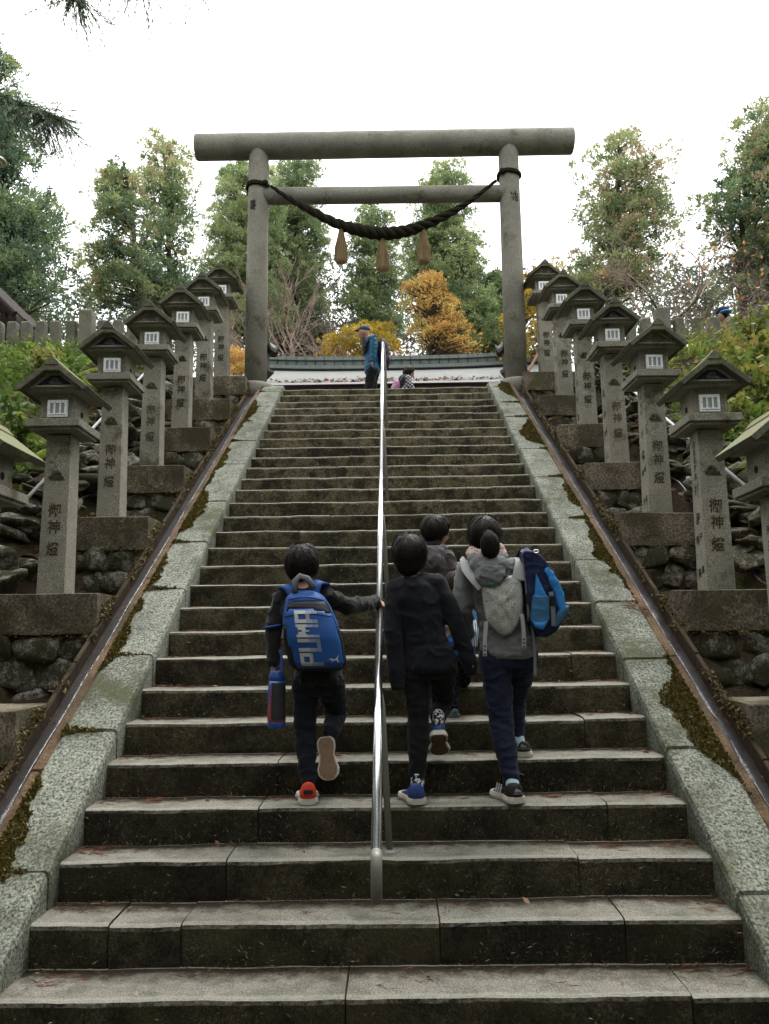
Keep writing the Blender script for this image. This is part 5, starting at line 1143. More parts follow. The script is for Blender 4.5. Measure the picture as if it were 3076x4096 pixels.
# woman with ponytail
J = dict(ground=.54, pel=(.685, 1.08, 1.325), chest=(.628, 1.06, 1.655), neck=(.582, 1.06, 1.805), sl=(.468, 1.06, 1.735), el=(.436, 1.06, 1.545), wl=(.475, 1.20, 1.40), sr=(.775, 1.06, 1.745), er=(.835, 1.10, 1.56), wr=(.80, 1.30, 1.50),
         hl=(.610, 1.07, 1.27), kl=(.628, 1.06, .945), al=(.664, .985, .63), hr=(.765, 1.08, 1.27), kr=(.735, 1.27, 1.03), ar=(.738, 1.245, .82))
p4, _ = person('woman with black ponytail, grey hooded top and navy jeans', J, (.574, 1.075, 1.932), (.085, .096, .110), head_rot(6, 4), C_GREY, C_JEAN, M_HAIR, .95, .0065, (.143, .10), (.138, .108), (.050, .043, .036), (.078, .056, .042), hood=True, hairlen=-.28, seed=4.4, hem=.03, ponytail=((.586, .925, 1.868), (.056, .048, .078)))
so, f_ = shoe(p4, (.678, .862, .542), (.605, 1.09, .546), (0, 0, 1), .25, M_SBLK, M_WSOLE, high=.085)
so2, f2_ = shoe(p4, (.765, 1.17, .722), (.775, 1.40, .726), (0, 0, 1), .235, M_SBLK, M_WSOLE, high=.078)
for oo, ff_ in ((so, f_), (so2, f2_)):
    for k in range(3): mb = MB(); mb.tube([ff_(-.037, .40+.10*k, .030), ff_(-.024, .47+.10*k, .066)], .0036, 5); mb.build('stripe', C_LGREY, oo)
    mb = MB()
    for k, ch in enumerate('adidas'): write(mb, ch, lambda a, b: ff_(-a, -.012-.006+.10*abs(a), b), .0115, -.0165+.0066*k, .044)
    for k in range(3): mb.add([ff_(.010-.009*k, -.012, .050), ff_(.004-.009*k, -.012, .050), ff_(-.002-.006*k+.004, -.010, .058+.004*k), ff_(.004-.006*k+.004, -.010, .058+.004*k)], [(0, 1, 2, 3)])
    mb.build('heel_logo', C_LGREY, oo)
mb = MB(); limb(mb, [((.665, .955, .61), .038), ((.665, .98, .64), .036)]); fuse('sock', mb, M_SOCKL, p4, .008, 2)
mb = MB(); limb(mb, [((.745, 1.22, .785), .040), ((.74, 1.24, .83), .040)]); fuse('sock', mb, M_SOCKL, p4, .008, 2)
g = G('dotted_scarf', .9, .1); C_SCARF = g.done(g.ramp(g.vor(55), [(0, (.04, .03, .035)), (.28, (.55, .42, .38))], 'CONSTANT'))
mb = MB()
for k in range(2): mb.tube([Vector((.580, 1.055, 1.822+.028*k))+Vector(((.088-.012*k)*math.cos(a), .082*math.sin(a), .018*math.cos(a*2+k))) for a in np.linspace(0, 2*math.pi, 25)], .026, 8, False)
fuse('scarf', mb, C_SCARF, p4, .008, 2, .004)

# ---------------------------------------------------------------- things they carry
def rucksack(axis, hw, dp, back, nv=26, na=40, e=3.2):
    """axis(v)->centre of the back panel, hw(v) half width, dp(v) depth; returns surface function S(u,v)"""
    def S(u, v, off=0.0):
        c = axis(v); s = max(0.0, 1-abs(u)**e)**(1/e); return Vector((c.x+hw(v)*u, c.y-dp(v)*s-off, c.z))
    def ring(v):
        c = axis(v); out = []
        for k in range(na):
            a = 2*math.pi*k/na; ca, sa = math.cos(a), math.sin(a); x = math.copysign(abs(ca)**(2/e), ca); y = math.copysign(abs(sa)**(2/e), sa)
            out.append((c.x+hw(v)*x, c.y-(dp(v)*y if y > 0 else back*y), c.z))
        return out
    return S, ring
ip = np.interp
ax1 = lambda v: Vector((ip(v, [0, 1], [-.338, -.420]), ip(v, [0, .5, 1], [.925, .915, .93]), ip(v, [0, 1], [1.215, 1.640])))
hw1 = lambda v: float(ip(v, [0, .03, .10, .35, .6, .8, .92, .98, 1], [.11, .138, .152, .157, .146, .124, .100, .072, .03]))
dp1 = lambda v: float(ip(v, [0, .03, .10, .4, .7, .9, .98, 1], [.06, .10, .125, .135, .115, .08, .045, .015]))
S1, ring1 = rucksack(ax1, hw1, dp1, .02)
C_NVY0 = cloth('navy_piping', (.010, .03, .10), .6, .1)
rk = empty('rucksack', (-.36, .92, 1.21)); tag(rk, 'blue sports rucksack with big silver lettering on the boy\'s back', 'rucksack'); bpy.context.view_layer.update()
vsn = np.concatenate([np.linspace(0, .1, 6), np.linspace(.13, .88, 26), np.linspace(.9, 1, 7)]); vs = []; na = 40
for v in vsn: vs += ring1(float(v))
b1, b2 = MB(), MB(); b1.v = list(vs); b2.v = list(vs)
for i in range(len(vsn)-1):
    v = (vsn[i]+vsn[i+1])/2
    for k in range(na):
        a = (k+.5)/na; u = math.cos(2*math.pi*a); fr = math.sin(2*math.pi*a) > -.3
        dark = (v < .56 and u < -.72+.10*(v < .3)) or (v < .52-.1*(1-u) and u > .90) or v < .045 or (.735+.03*math.cos(u*3+.6) < v < .845+.02*u and -.72 < u < .86 and math.sin(2*math.pi*a) > 0)
        fc = (i*na+k, i*na+(k+1) % na, (i+1)*na+(k+1) % na, (i+1)*na+k); (b2 if dark else b1).f.append(fc); (b2 if dark else b1).mi.append(0)
b1.f.append(tuple((len(vsn)-1)*na+k for k in range(na))); b1.mi.append(0); b2.f.append(tuple(range(na-1, -1, -1))); b2.mi.append(0)
def prune(b):
    me = b.mesh('x', None, True); return me
for nm, bb, mt in (('bag', b1, C_BLUE), ('dark_panels', b2, C_BLK2)):
    me = bb.mesh(nm, mt, True, fix=False); bm = bmesh.new(); bm.from_mesh(me); bmesh.ops.delete(bm, geom=[q for q in bm.verts if not q.link_faces], context='VERTS'); bmesh.ops.recalc_face_normals(bm, faces=bm.faces); bm.to_mesh(me); bm.free(); o = link(nm, me, rk)
    sm_ = o.modifiers.new('solid', 'SOLIDIFY'); sm_.thickness = .003
def on1(du, dv): return lambda a, b: S1((a+du)/.148, (b+dv)/.425, .0045)
HB = .425
LET = {'P': [(0, .26, 0, 1), (.26, 1, .80, 1), (.74, 1, .44, .80), (.26, .74, .44, .62)], 'U': [(0, .28, 0, 1), (.72, 1, 0, 1), (.28, .72, 0, .20)],
       'M': [(0, .22, 0, 1), (.78, 1, 0, 1), (.22, .40, .62, .92), (.60, .78, .62, .92), (.40, .60, .40, .72)], 'A': [(0, .26, 0, 1), (.74, 1, 0, 1), (.26, .74, .80, 1), (.26, .74, .36, .52)]}
for k, ch in enumerate('PUMA'):   # heavy letters read upwards; their feet break into speed lines
    c0 = .030+.073*k; mb = MB(); na_, nb_ = 14, 12
    for i in range(na_):
        for j in range(nb_):
            am, bm_ = (i+.5)/na_, (j+.5)/nb_
            if not any(a0 <= am <= a1 and b0 <= bm_ <= b1 for a0, a1, b0, b1 in LET[ch]): continue
            a0, a1 = i/na_, (i+1)/na_
            if bm_ < .52: a1 = a0+(.62 if bm_ > .25 else .42)/na_
            q = []
            for aa, bb in ((a0, j/nb_), (a1, j/nb_), (a1, (j+1)/nb_), (a0, (j+1)/nb_)):
                v = (c0+.066*aa)/HB; x = -.088+.118*(1-bb)+.012*(k+aa)/4+.012; q.append(S1(x/hw1(v), v, .0045))
            mb.add(q, [(0, 1, 2, 3)])
    mb.build('letter', C_SILV, rk)
cat_ = [(-.5, -.05), (-.42, .1), (-.3, .12), (-.1, .02), (.15, .04), (.34, .22), (.47, .42), (.5, .38), (.40, .12), (.36, -.02), (.46, -.32), (.40, -.34), (.22, -.10), (.0, -.10), (-.12, -.12), (-.22, -.26), (-.28, -.24), (-.24, -.06), (-.38, -.02)]
mb = MB(); mb.add([S1((.098+.050*a)/hw1(.15), .145+.05*b/HB, .005) for a, b in cat_], [tuple(range(len(cat_)))]); mb.build('leaping_cat_logo', C_SILV, rk)
mb = MB(); t0 = ax1(1); mb.tube([(t0.x-.045, t0.y-.05, t0.z-.015), (t0.x-.045, t0.y-.045, t0.z+.05), (t0.x-.02, t0.y-.04, t0.z+.075), (t0.x+.02, t0.y-.04, t0.z+.062), (t0.x+.055, t0.y-.045, t0.z+.01)], .0085, 8, True, 2.0); mb.build('grab_handle', C_STRAP, rk, True)
for s_, sh in ((-1, (-.548, 1.0, 1.655)), (1, (-.335, 1.01, 1.672))):
    sx_ = t0.x+s_*.05; mb = ribbon(catmull([Vector((sx_, t0.y-.02, t0.z-.035)), Vector(((sx_+sh[0])/2, .93, sh[2]+.005)), Vector((sh[0]*.5+sx_*.5+s_*.035, .995, sh[2]+.008)), Vector((sh[0]*.6+sx_*.4+s_*.02, 1.09, sh[2]-.03)), Vector((sh[0]*.6+sx_*.4, 1.13, sh[2]-.16))], 5), .058, (0, -.55, .85), .012); mb.build('shoulder_strap', C_BLUE, rk, True)
for vv, u0, u1 in ((.905, -.8, .85), (.70, -.86, .9)):
    mb = MB(); mb.tube([S1(u, vv-.05*u*u, .002) for u in np.linspace(u0, u1, 15)], .0022, 5, False); mb.build('seam', C_NVY0, rk)
for uu in (-.95, .95):
    mb = MB(); mb.tube([S1(uu, v, .002) for v in np.linspace(.10, .86, 15)], .0022, 5, False); mb.build('seam', C_NVY0, rk)
mb = MB(); zp = S1(-.93, .52, .004); mb.tube([zp, zp-Vector((.004, .004, .05))], [.004, .007], 6); mb.build('zip_pull', C_STRAP, rk)
# water bottle
g = G('bottle_shell', .35, .5); z_ = g.pz('Z'); c_ = g.ramp(g.math('MULTIPLY', g.math('SUBTRACT', z_, .95), 5.0), [(.0, (.34, .05, .05)), (.35, (.22, .06, .12)), (.7, (.02, .09, .33)), (1, (.02, .12, .42))]); M_BOT = g.done(c_)
M_BBLUE = plain('blue_plastic', (.015, .07, .28), .35, .5, var=.08); M_BDARK = plain('dark_grip', (.022, .018, .024), .5, .4, var=.2); M_BRED = plain('red_plastic', (.45, .05, .05), .4, .4, var=.1)
bt = empty('water_bottle', (-.567, .945, .925)); tag(bt, 'blue and red water bottle hanging from the boy\'s left hand', 'bottle'); bpy.context.view_layer.update(); bx, by = -.567, .945
mb = MB(); mb.lathe((bx, by, .955), [(.047, 0), (.050, .03), (.046, .10), (.048, .15), (.046, .19), (.040, .21)], 24); mb.build('shell', M_BOT, bt, True)
mb = MB(); mb.lathe((bx, by, .922), [(.042, 0), (.047, .008), (.047, .032), (.045, .036)], 24); mb.build('base', M_BBLUE, bt, True)
mb = MB(); mb.lathe((bx, by, 1.162), [(.040, 0), (.042, .02), (.040, .035), (.036, .042), (.036, .05), (.030, .055)], 24); mb.build('lid', M_BBLUE, bt, True)
mb = MB(); vs = []; fs = []
for i, z in enumerate(np.linspace(.965, 1.155, 9)):
    rr_ = float(ip(z-.955, [0, .03, .10, .15, .19, .21], [.047, .050, .046, .048, .046, .040]))+.0022
    for a in np.linspace(-2.0, -.35, 9): vs.append((bx+rr_*math.cos(a), by+rr_*math.sin(a), z))
for i in range(8):
    for k in range(8): fs.append((i*9+k, i*9+k+1, (i+1)*9+k+1, (i+1)*9+k))
mb.add(vs, fs); mb.build('grip_panel', M_BDARK, bt, True)
mb = MB(); mb.tube([(bx+.012, by-.052, z) for z in np.linspace(.96, 1.15, 5)] if False else [(bx-.028, by-.043, .965), (bx-.026, by-.042, 1.05), (bx-.022, by-.044, 1.155)], .003, 6); mb.build('red_trim', M_BRED, bt)
mb = MB(); mb.tube([(bx+.03, by-.02, 1.20), (bx+.03, by-.02, 1.23), (bx+.022, by, 1.30), (bx+.0, by+.02, 1.34)], .005, 6, True, 1.6); mb.tube([(bx-.03, by-.02, 1.20), (bx-.025, by, 1.235), (bx+.02, by+.01, 1.235), (bx+.03, by-.02, 1.20)], .004, 6); mb.build('carry_strap', M_BBLUE, bt)
# woman's baby carrier cloth worn across the back
g = G('swirl_cloth', .9, .1); ds = g.vor(15, g.pos((1, 1, 1))); c_ = g.ramp(g.math('SINE', g.math('MULTIPLY', ds, 46.0)), [(.35, (.43, .44, .40)), (.6, (.27, .275, .25))]); C_SWIRL = g.done(c_)
cr = empty('baby_carrier', (.66, .94, 1.4)); tag(cr, 'grey baby carrier with pale swirl patterned cloth on the woman\'s back', 'baby carrier'); bpy.context.view_layer.update()
def wz(x, z, y): k = (y+3.3192)/(1.05+3.3192); return Vector((.0493+(x-.0493)*k, y, 1.4025+(z-1.4025)*k))
out = [(.542, 1.672), (.60, 1.690), (.66, 1.702), (.72, 1.712), (.757, 1.706), (.768, 1.64), (.772, 1.57), (.764, 1.50), (.735, 1.44), (.70, 1.395), (.665, 1.385), (.63, 1.40), (.59, 1.44), (.567, 1.462), (.558, 1.55), (.548, 1.62)]
cc = Vector((.66, 1.56)); mb = MB(); vs = []; rings = 9; m = len(out)*3; od = []
for i in range(len(out)):
    for k in range(3): a = Vector(out[i]); b = Vector(out[(i+1) % len(out)]); od.append(a+(b-a)*k/3)
for i in range(rings+1):
    t = i/rings
    for k, q in enumerate(od):
        p = cc+(q-cc)*t; y = .905+.030*t**2.2+.012*mnoise.noise(Vector((p.x*38, p.y*20, 1)))*(1-t*.4)+.006*mnoise.noise(Vector((p.x*90, p.y*70, 4))); vs.append(wz(p.x, p.y, y))
fs = []
for i in range(rings):
    for k in range(m): fs.append((i*m+k, i*m+(k+1) % m, (i+1)*m+(k+1) % m, (i+1)*m+k))
mb.add(vs, fs); o = mb.build('swirl_cloth', C_SWIRL, cr, True); q = o.modifiers.new('s', 'SOLIDIFY'); q.thickness = .006
def band(name, pts, w, mat, par, flat=.25):
    return ribbon(catmull([Vector(p) for p in pts], 5), w*2, (0, -1, .25), max(.004, w*flat*.8)).build(name, mat, par, True, bevel=.002)
band('shoulder_strap', [wz(.555, 1.655, .925), wz(.515, 1.70, .935), wz(.475, 1.755, .985), (.468, 1.06, 1.80), (.475, 1.15, 1.77)], .036, C_LGREY, cr, .35)
band('shoulder_strap', [wz(.75, 1.69, .925), wz(.765, 1.75, .945), wz(.772, 1.79, .99), (.765, 1.08, 1.81), (.76, 1.15, 1.76)], .034, C_LGREY, cr, .35)
for pts in ([(.567, 1.463), (.562, 1.42), (.556, 1.36), (.553, 1.275)], [(.762, 1.50), (.768, 1.45), (.770, 1.39), (.768, 1.315)]):
    P_ = [wz(a, b, .905) for a, b in pts]; sp = band('dangling_strap', P_, .0105, C_LGREY, cr, .2)
    for t in (.0, .2, .4): c = P_[-1]+(P_[-2]-P_[-1])*(t*1.3+.12); mb = MB(); mb.lathe((c.x, c.y-.0015, c.z), [(.0052, 0), (.0052, .003)], 10, 'y'); mb.build('snap', M_SBLK, sp)
mb = MB(); P_ = [wz(.552, 1.672, .915), wz(.565, 1.735, .92), wz(.60, 1.715, .915), wz(.70, 1.708, .915), wz(.66, 1.69, .92)]; mb.add(P_, [(0, 1, 2, 3, 4)]); o = mb.build('black_pocket', C_BLK2, cr); o.modifiers.new('s', 'SOLIDIFY').thickness = .012
M_TEAL = plain('teal_ribbon', (.02, .30, .24), .6, .3, var=.1)
band('teal_ribbon', [wz(.575, 1.72, .91), wz(.560, 1.765, .93), wz(.540, 1.815, .97)], .014, M_TEAL, cr, .2); band('teal_ribbon', [wz(.60, 1.665, .895), wz(.605, 1.70, .895)], .014, M_TEAL, cr, .25)
for k in range(2): band('zip', [wz(.606+.008*k, 1.68, .890), wz(.608+.008*k, 1.722, .892)], .003, C_STRAP, cr, 1)
# blue hiking rucksack hung off her right shoulder, its front facing right
C_SKY = cloth('sky_blue_nylon', (.035, .22, .56), .5, .1, 500); C_TMESH = cloth('teal_mesh', (.04, .135, .26), .7, .35, 240); C_NVY = cloth('navy_nylon', (.012, .018, .06), .55, .15, 500)
hk = empty('hiking_rucksack', (.88, 1.0, 1.37)); tag(hk, 'blue and navy hiking rucksack on the woman\'s right shoulder', 'rucksack'); bpy.context.view_layer.update()
def slab(name, poly, y0, y1, mat, par, puff=.0, voxel=.008, fold=.003, it=6):
    mb = MB(); pts = [(Vector((.0493+(x-.0493)*(y0+3.3192)/4.3692, 1.4025+(z-1.4025)*(y0+3.3192)/4.3692))) for x, z in poly]; mb.prism([tuple(p) for p in pts], y0, y1); return fuse(name, mb, mat, par, voxel, it, fold, 14, (1, 1, 1), 3.3)
slab('main_compartment', [(.785, 1.83), (.80, 1.855), (.86, 1.845), (.905, 1.80), (.95, 1.74), (.985, 1.66), (1.0, 1.56), (.99, 1.47), (.95, 1.40), (.90, 1.372), (.85, 1.385), (.812, 1.45), (.80, 1.60)], .90, 1.10, C_NVY, hk, fold=.006)
slab('front_pocket', [(.895, 1.745), (.925, 1.765), (.965, 1.70), (.995, 1.64), (1.01, 1.57), (1.0, 1.50), (.975, 1.50), (.945, 1.62)], .885, 1.09, C_SKY, hk, fold=.006)
slab('side_panel', [(.852, 1.73), (.866, 1.70), (.915, 1.575), (.905, 1.55), (.835, 1.56), (.838, 1.60)], .885, .93, C_SKY, hk, fold=.003)
slab('mesh_pocket', [(.832, 1.605), (.915, 1.60), (.92, 1.55), (.915, 1.47), (.88, 1.415), (.83, 1.43), (.815, 1.48)], .872, .93, C_TMESH, hk, fold=.004)
slab('pocket_base', [(.812, 1.485), (.84, 1.455), (.90, 1.46), (.915, 1.475), (.88, 1.412), (.835, 1.425)], .868, .93, C_SKY, hk, fold=.003, it=4)
slab('lower_pocket', [(.985, 1.535), (1.032, 1.545), (1.02, 1.505), (.98, 1.455), (.95, 1.42), (.935, 1.44), (.955, 1.50)], .885, 1.05, C_TMESH, hk, fold=.004)
band('compression_strap', [wz(.928, 1.62, .872), wz(.935, 1.56, .868), wz(.936, 1.50, .868), wz(.935, 1.432, .872)], .012, C_STRAP, hk, .25)
mb = MB(); c = wz(.936, 1.572, .864); mb.box(c, (.026, .012, .05)); mb.build('buckle', C_BLK2, hk, bevel=.003)
band('webbing', [wz(.785, 1.835, .935), wz(.795, 1.72, .915), wz(.80, 1.62, .91), wz(.803, 1.50, .915), wz(.80, 1.46, .93)], .011, C_STRAP, hk, .4)
mb = MB(); c = wz(.80, 1.585, .905); mb.box(c, (.024, .014, .05)); mb.build('buckle', C_BLK2, hk, bevel=.003)
band('loose_strap', [wz(.815, 1.44, .95), wz(.822, 1.38, .94), wz(.826, 1.28, .94), wz(.822, 1.17, .94)], .008, C_STRAP, hk, .25)
mb = MB(); mb.tube([wz(.855, 1.845, .91)+Vector((.014*math.cos(a), -.01, .008*math.sin(a))) for a in np.linspace(0, 6.283, 17)], .003, 6, False); mb.build('key_ring', M_STEEL, hk)
band('harness_strap', [wz(.79, 1.83, .95), (.79, 1.0, 1.845), (.775, 1.06, 1.825), (.77, 1.13, 1.76)], .026, C_NVY, hk, .4)

# ---------------------------------------------------------------- people at the top
C_PET = cloth('petrol_jacket', (.022, .115, .21), .5, .12, 300); C_VEST = cloth('dark_vest', (.02, .02, .03), .7, .2, 300); M_CAP = plain('cap_cloth', (.05, .09, .14), .8, .2, var=.4, scale=60)
def T(x, y, Y): p = A(1400+x*340/952, 1270+y*300/840, Y); return (p.x, p.y, p.z)
YM = 9.72
def TM(x, y, dy=0): p = A(1400+x*340/952, 1270+y*300/840, YM); return (p.x, YM+dy, p.z)
J = dict(ground=5.04, pel=TM(255, 590), chest=TM(245, 360), neck=TM(212, 232), sl=TM(245, 275, .17), el=TM(215, 400, .2), wl=TM(190, 520, .18), sr=TM(262, 275, -.17), er=TM(270, 400, -.21), wr=TM(255, 525, -.2),
         hl=TM(250, 620, .09), kl=TM(235, 850, .1), al=TM(285, 1040, .1), hr=TM(250, 620, -.09), kr=TM(205, 850, -.1), ar=TM(190, 1050, -.1))
for a in 'lr': J['a'+a] = (J['a'+a][0], J['a'+a][1], 5.12); J['k'+a] = (J['k'+a][0], J['k'+a][1], 5.50)
hm = TM(152, 172)
p6, _ = person('man in blue jacket and cap walking left along the landing', J, hm, (.083, .105, .118), head_rot(-90, -12), C_PET, C_TROU, M_HAIR, 1.05, .010, (.13, .155), (.12, .15), (.062, .054, .045), (.088, .068, .05), hairlen=-.1, seed=8.8, vx=1.7, short_hair=True)
for a in 'lr': x, y, z = J['a'+a]; shoe(p6, (x+.08, y, 5.042), (x-.18, y, 5.046), (0, 0, 1), .27, M_SBLK, M_WSOLE)
mb = MB(); c = Vector(hm)+Vector((.0, 0, .045)); mb.ell(c+Vector((.012, 0, .02)), (.105, .092, .062), 18, 10); mb.ell(c+Vector((-.10, 0, .0)), (.055, .07, .012), 12, 6); fuse('cap', mb, M_CAP, p6, .009, 2)
mb = MB(); v0 = Vector(TM(185, 350, 0)); mb.ell(v0, (.075, .17, .16), 14, 10); mb.ell(v0+Vector((-.03, 0, .1)), (.05, .13, .1), 12, 8); fuse('chest_pack', mb, C_VEST, p6, .012, 3, .006)
r6 = empty('rucksack', TM(370, 540)); tag(r6, 'dark rucksack on the back of the man in blue', 'rucksack'); bpy.context.view_layer.update()
mb = MB(); c = Vector(TM(365, 400, 0)); mb.ell(c+Vector((0, 0, .0)), (.115, .16, .27), 18, 12); mb.ell(c+Vector((.03, 0, -.14)), (.105, .16, .15), 16, 10); fuse('bag', mb, cloth('purple_navy_nylon', (.022, .014, .045), .6, .15), r6, .014, 4, .008)
mb = MB(); mb.tube([tuple(c+Vector((-.09, -.13, .2))), tuple(c+Vector((-.2, -.17, .23))), tuple(c+Vector((-.29, -.15, .05)))], .022, 8, True, .4); mb.build('strap', C_VEST, r6, True)
g = G('plaid', .9, .1); ck = g.n('TexChecker'); ck.inputs['Scale'].default_value = 30; g.l(g.pos((1, .001, 1)), ck.inputs['Vector']); ck.inputs['Color1'].default_value = (.45, .46, .48, 1); ck.inputs['Color2'].default_value = (.035, .04, .06, 1); C_PLAID = g.done(ck.outputs['Color'])
YC = 11.0
def TC(x, y, dy=0): p = A(1400+x*340/952, 1270+y*300/840, YC); return (p.x, YC+dy, p.z)
J = dict(ground=5.04, pel=TC(615, 900), chest=TC(625, 745), neck=TC(645, 668), sl=TC(632, 700, .13), el=TC(650, 780, .16), wl=TC(690, 850, .14), sr=TC(648, 700, -.13), er=TC(672, 775, -.16), wr=TC(705, 840, -.15),
         hl=TC(612, 930, .07), kl=TC(620, 1080, .07), al=TC(610, 1200, .07), hr=TC(612, 930, -.07), kr=TC(630, 1080, -.07), ar=TC(640, 1200, -.07))
zf = 5.04
for a in 'lr': J['a'+a] = (J['a'+a][0], J['a'+a][1], zf+.09); J['k'+a] = (J['k'+a][0], J['k'+a][1], zf+.36); J['h'+a] = (J['h'+a][0], J['h'+a][1], zf+.66)
J['pel'] = (J['pel'][0], J['pel'][1], zf+.70)
p7, _ = person('child in checked shirt and dark vest walking right on the landing', J, TC(662, 618), (.085, .098, .105), head_rot(90, -10), C_PLAID, C_TROU, M_HAIR, .85, .006, (.105, .13), (.10, .12), (.048, .042, .036), (.07, .055, .04), hairlen=.35, seed=5.1, vx=1.7)
for a in 'lr': x, y, z = J['a'+a]; shoe(p7, (x-.06, y, 5.042), (x+.14, y, 5.046), (0, 0, 1), .2, M_SBLK, M_WSOLE)
mb = MB(); c = Vector(TC(610, 735, 0)); mb.ell(c+Vector((-.005, 0, -.01)), (.135, .142, .185), 14, 10); fuse('vest', mb, C_VEST, p7, .011, 3, .004)
C_PINK = cloth('pink_nylon', (.50, .27, .42), .6, .15); r7 = empty('rucksack', TC(525, 780)); tag(r7, 'small pink rucksack on the child at the top', 'rucksack'); bpy.context.view_layer.update()
mb = MB(); c = Vector(TC(528, 765, 0)); mb.ell(c, (.09, .13, .13), 16, 10); mb.ell(c+Vector((-.04, 0, -.06)), (.08, .13, .10), 16, 10); fuse('bag', mb, C_PINK, r7, .012, 3, .006)
mb = MB(); mb.tube([TC(562, 730, -.14), TC(585, 690, -.155), TC(625, 665, -.13), TC(660, 690, -.12)], .012, 8, True, .5); mb.build('strap', C_LGREY, r7, True)
# visitor behind the right fence
YV = 9.0; h0 = A(2892, 1262, YV)
J = dict(ground=4.96, pel=(h0.x-.03, YV, h0.z-.72), chest=(h0.x, YV, h0.z-.36), neck=(h0.x, YV, h0.z-.17), sl=(h0.x-.17, YV, h0.z-.25), el=(h0.x-.27, YV-.03, h0.z-.45), wl=(h0.x-.36, YV-.12, h0.z-.42), sr=(h0.x+.17, YV, h0.z-.25), er=(h0.x+.22, YV, h0.z-.5), wr=(h0.x+.2, YV-.1, h0.z-.7),
         hl=(h0.x-.1, YV, h0.z-.78), kl=(h0.x-.1, YV-.05, 4.96+.38), al=(h0.x-.1, YV, 5.05), hr=(h0.x+.1, YV, h0.z-.78), kr=(h0.x+.1, YV-.05, 4.96+.38), ar=(h0.x+.1, YV, 5.05))
p8, _ = person('visitor in navy and sky blue hat behind the right fence', J, tuple(h0), (.08, .098, .11), head_rot(-120), cloth('camel_jacket', (.16, .10, .045), .8, .25), C_TROU, M_HAIR, 1.0, .008, (.15, .11), (.13, .1), (.055, .047, .04), (.08, .06, .045), seed=9.4, vx=1.7)
for x in (-.1, .1): shoe(p8, (h0.x+x, YV+.05, 4.965), (h0.x+x, YV-.18, 4.97), (0, 0, 1), .24, M_SBLK, M_WSOLE)
mb = MB(); mb.ell(h0+Vector((0, 0, .065)), (.108, .118, .085), 16, 10); fuse('hat', mb, plain('navy_hat', (.012, .015, .05), .8, .2), p8, .009, 2)
mb = MB(); mb.ell(h0+Vector((.02, -.05, .035)), (.105, .10, .035), 16, 8); fuse('hat_brim', mb, plain('sky_blue_hat', (.06, .28, .55), .7, .2), p8, .009, 2)
mb = MB(); limb(mb, [((h0.x-.30, YV-.06, h0.z-.455), .065), ((h0.x-.37, YV-.1, h0.z-.43), .055)]); fuse('blue_cuff', mb, plain('blue_cuff', (.04, .24, .55), .7, .2), p8, .01, 3)
# photographer hidden behind the right torii pillar, arm and phone showing
YP = 12.6; hc = A(2062, 1395, YP); hp = A(2062+92, 1424, YP); el = A(2112, 1500, YP)
J = dict(ground=5.0, pel=(hc.x, YP, hc.z-.70), chest=(hc.x, YP, hc.z-.36), neck=(hc.x, YP, hc.z-.18), sl=(hc.x, YP+.16, hc.z-.25), el=(hc.x+.03, YP+.18, hc.z-.5), wl=(hc.x+.03, YP+.16, hc.z-.7), sr=(hc.x+.01, YP-.16, hc.z-.26), er=(el.x-.06, YP-.2, el.z-.05), wr=(hp.x-.05, YP-.2, hp.z-.03),
         hl=(hc.x, YP+.08, hc.z-.76), kl=(hc.x, YP+.08, 5.45), al=(hc.x, YP+.08, 5.09), hr=(hc.x, YP-.08, hc.z-.76), kr=(hc.x, YP-.08, 5.45), ar=(hc.x, YP-.08, 5.09))
p9, _ = person('visitor behind the right torii pillar holding up a phone', J, tuple(hc), (.078, .09, .11), head_rot(90), C_NAVY, C_TROU, M_HAIR, .95, .006, (.11, .13), (.11, .12), (.05, .043, .036), (.08, .06, .045), seed=1.9, vx=1.7, bare_fore=True, hands_dir={'r': (Vector((.8, 0, .5)), Vector((-.2, -.9, .2)), Vector((-.4, .1, .9)))})
for y in (.08, -.08): shoe(p9, (hc.x-.06, YP+y, 5.0), (hc.x+.17, YP+y, 5.004), (0, 0, 1), .24, M_SBLK, M_WSOLE)
mb = MB(); mb.box((hp.x+.03, YP-.2, hp.z+.035), (.075, .15, .010), rot=Matrix.Rotation(R(-12), 3, 'Y')); o = mb.build('phone', M_SBLK, None, bevel=.004); tag(o, 'phone held out beside the right torii pillar', 'phone')
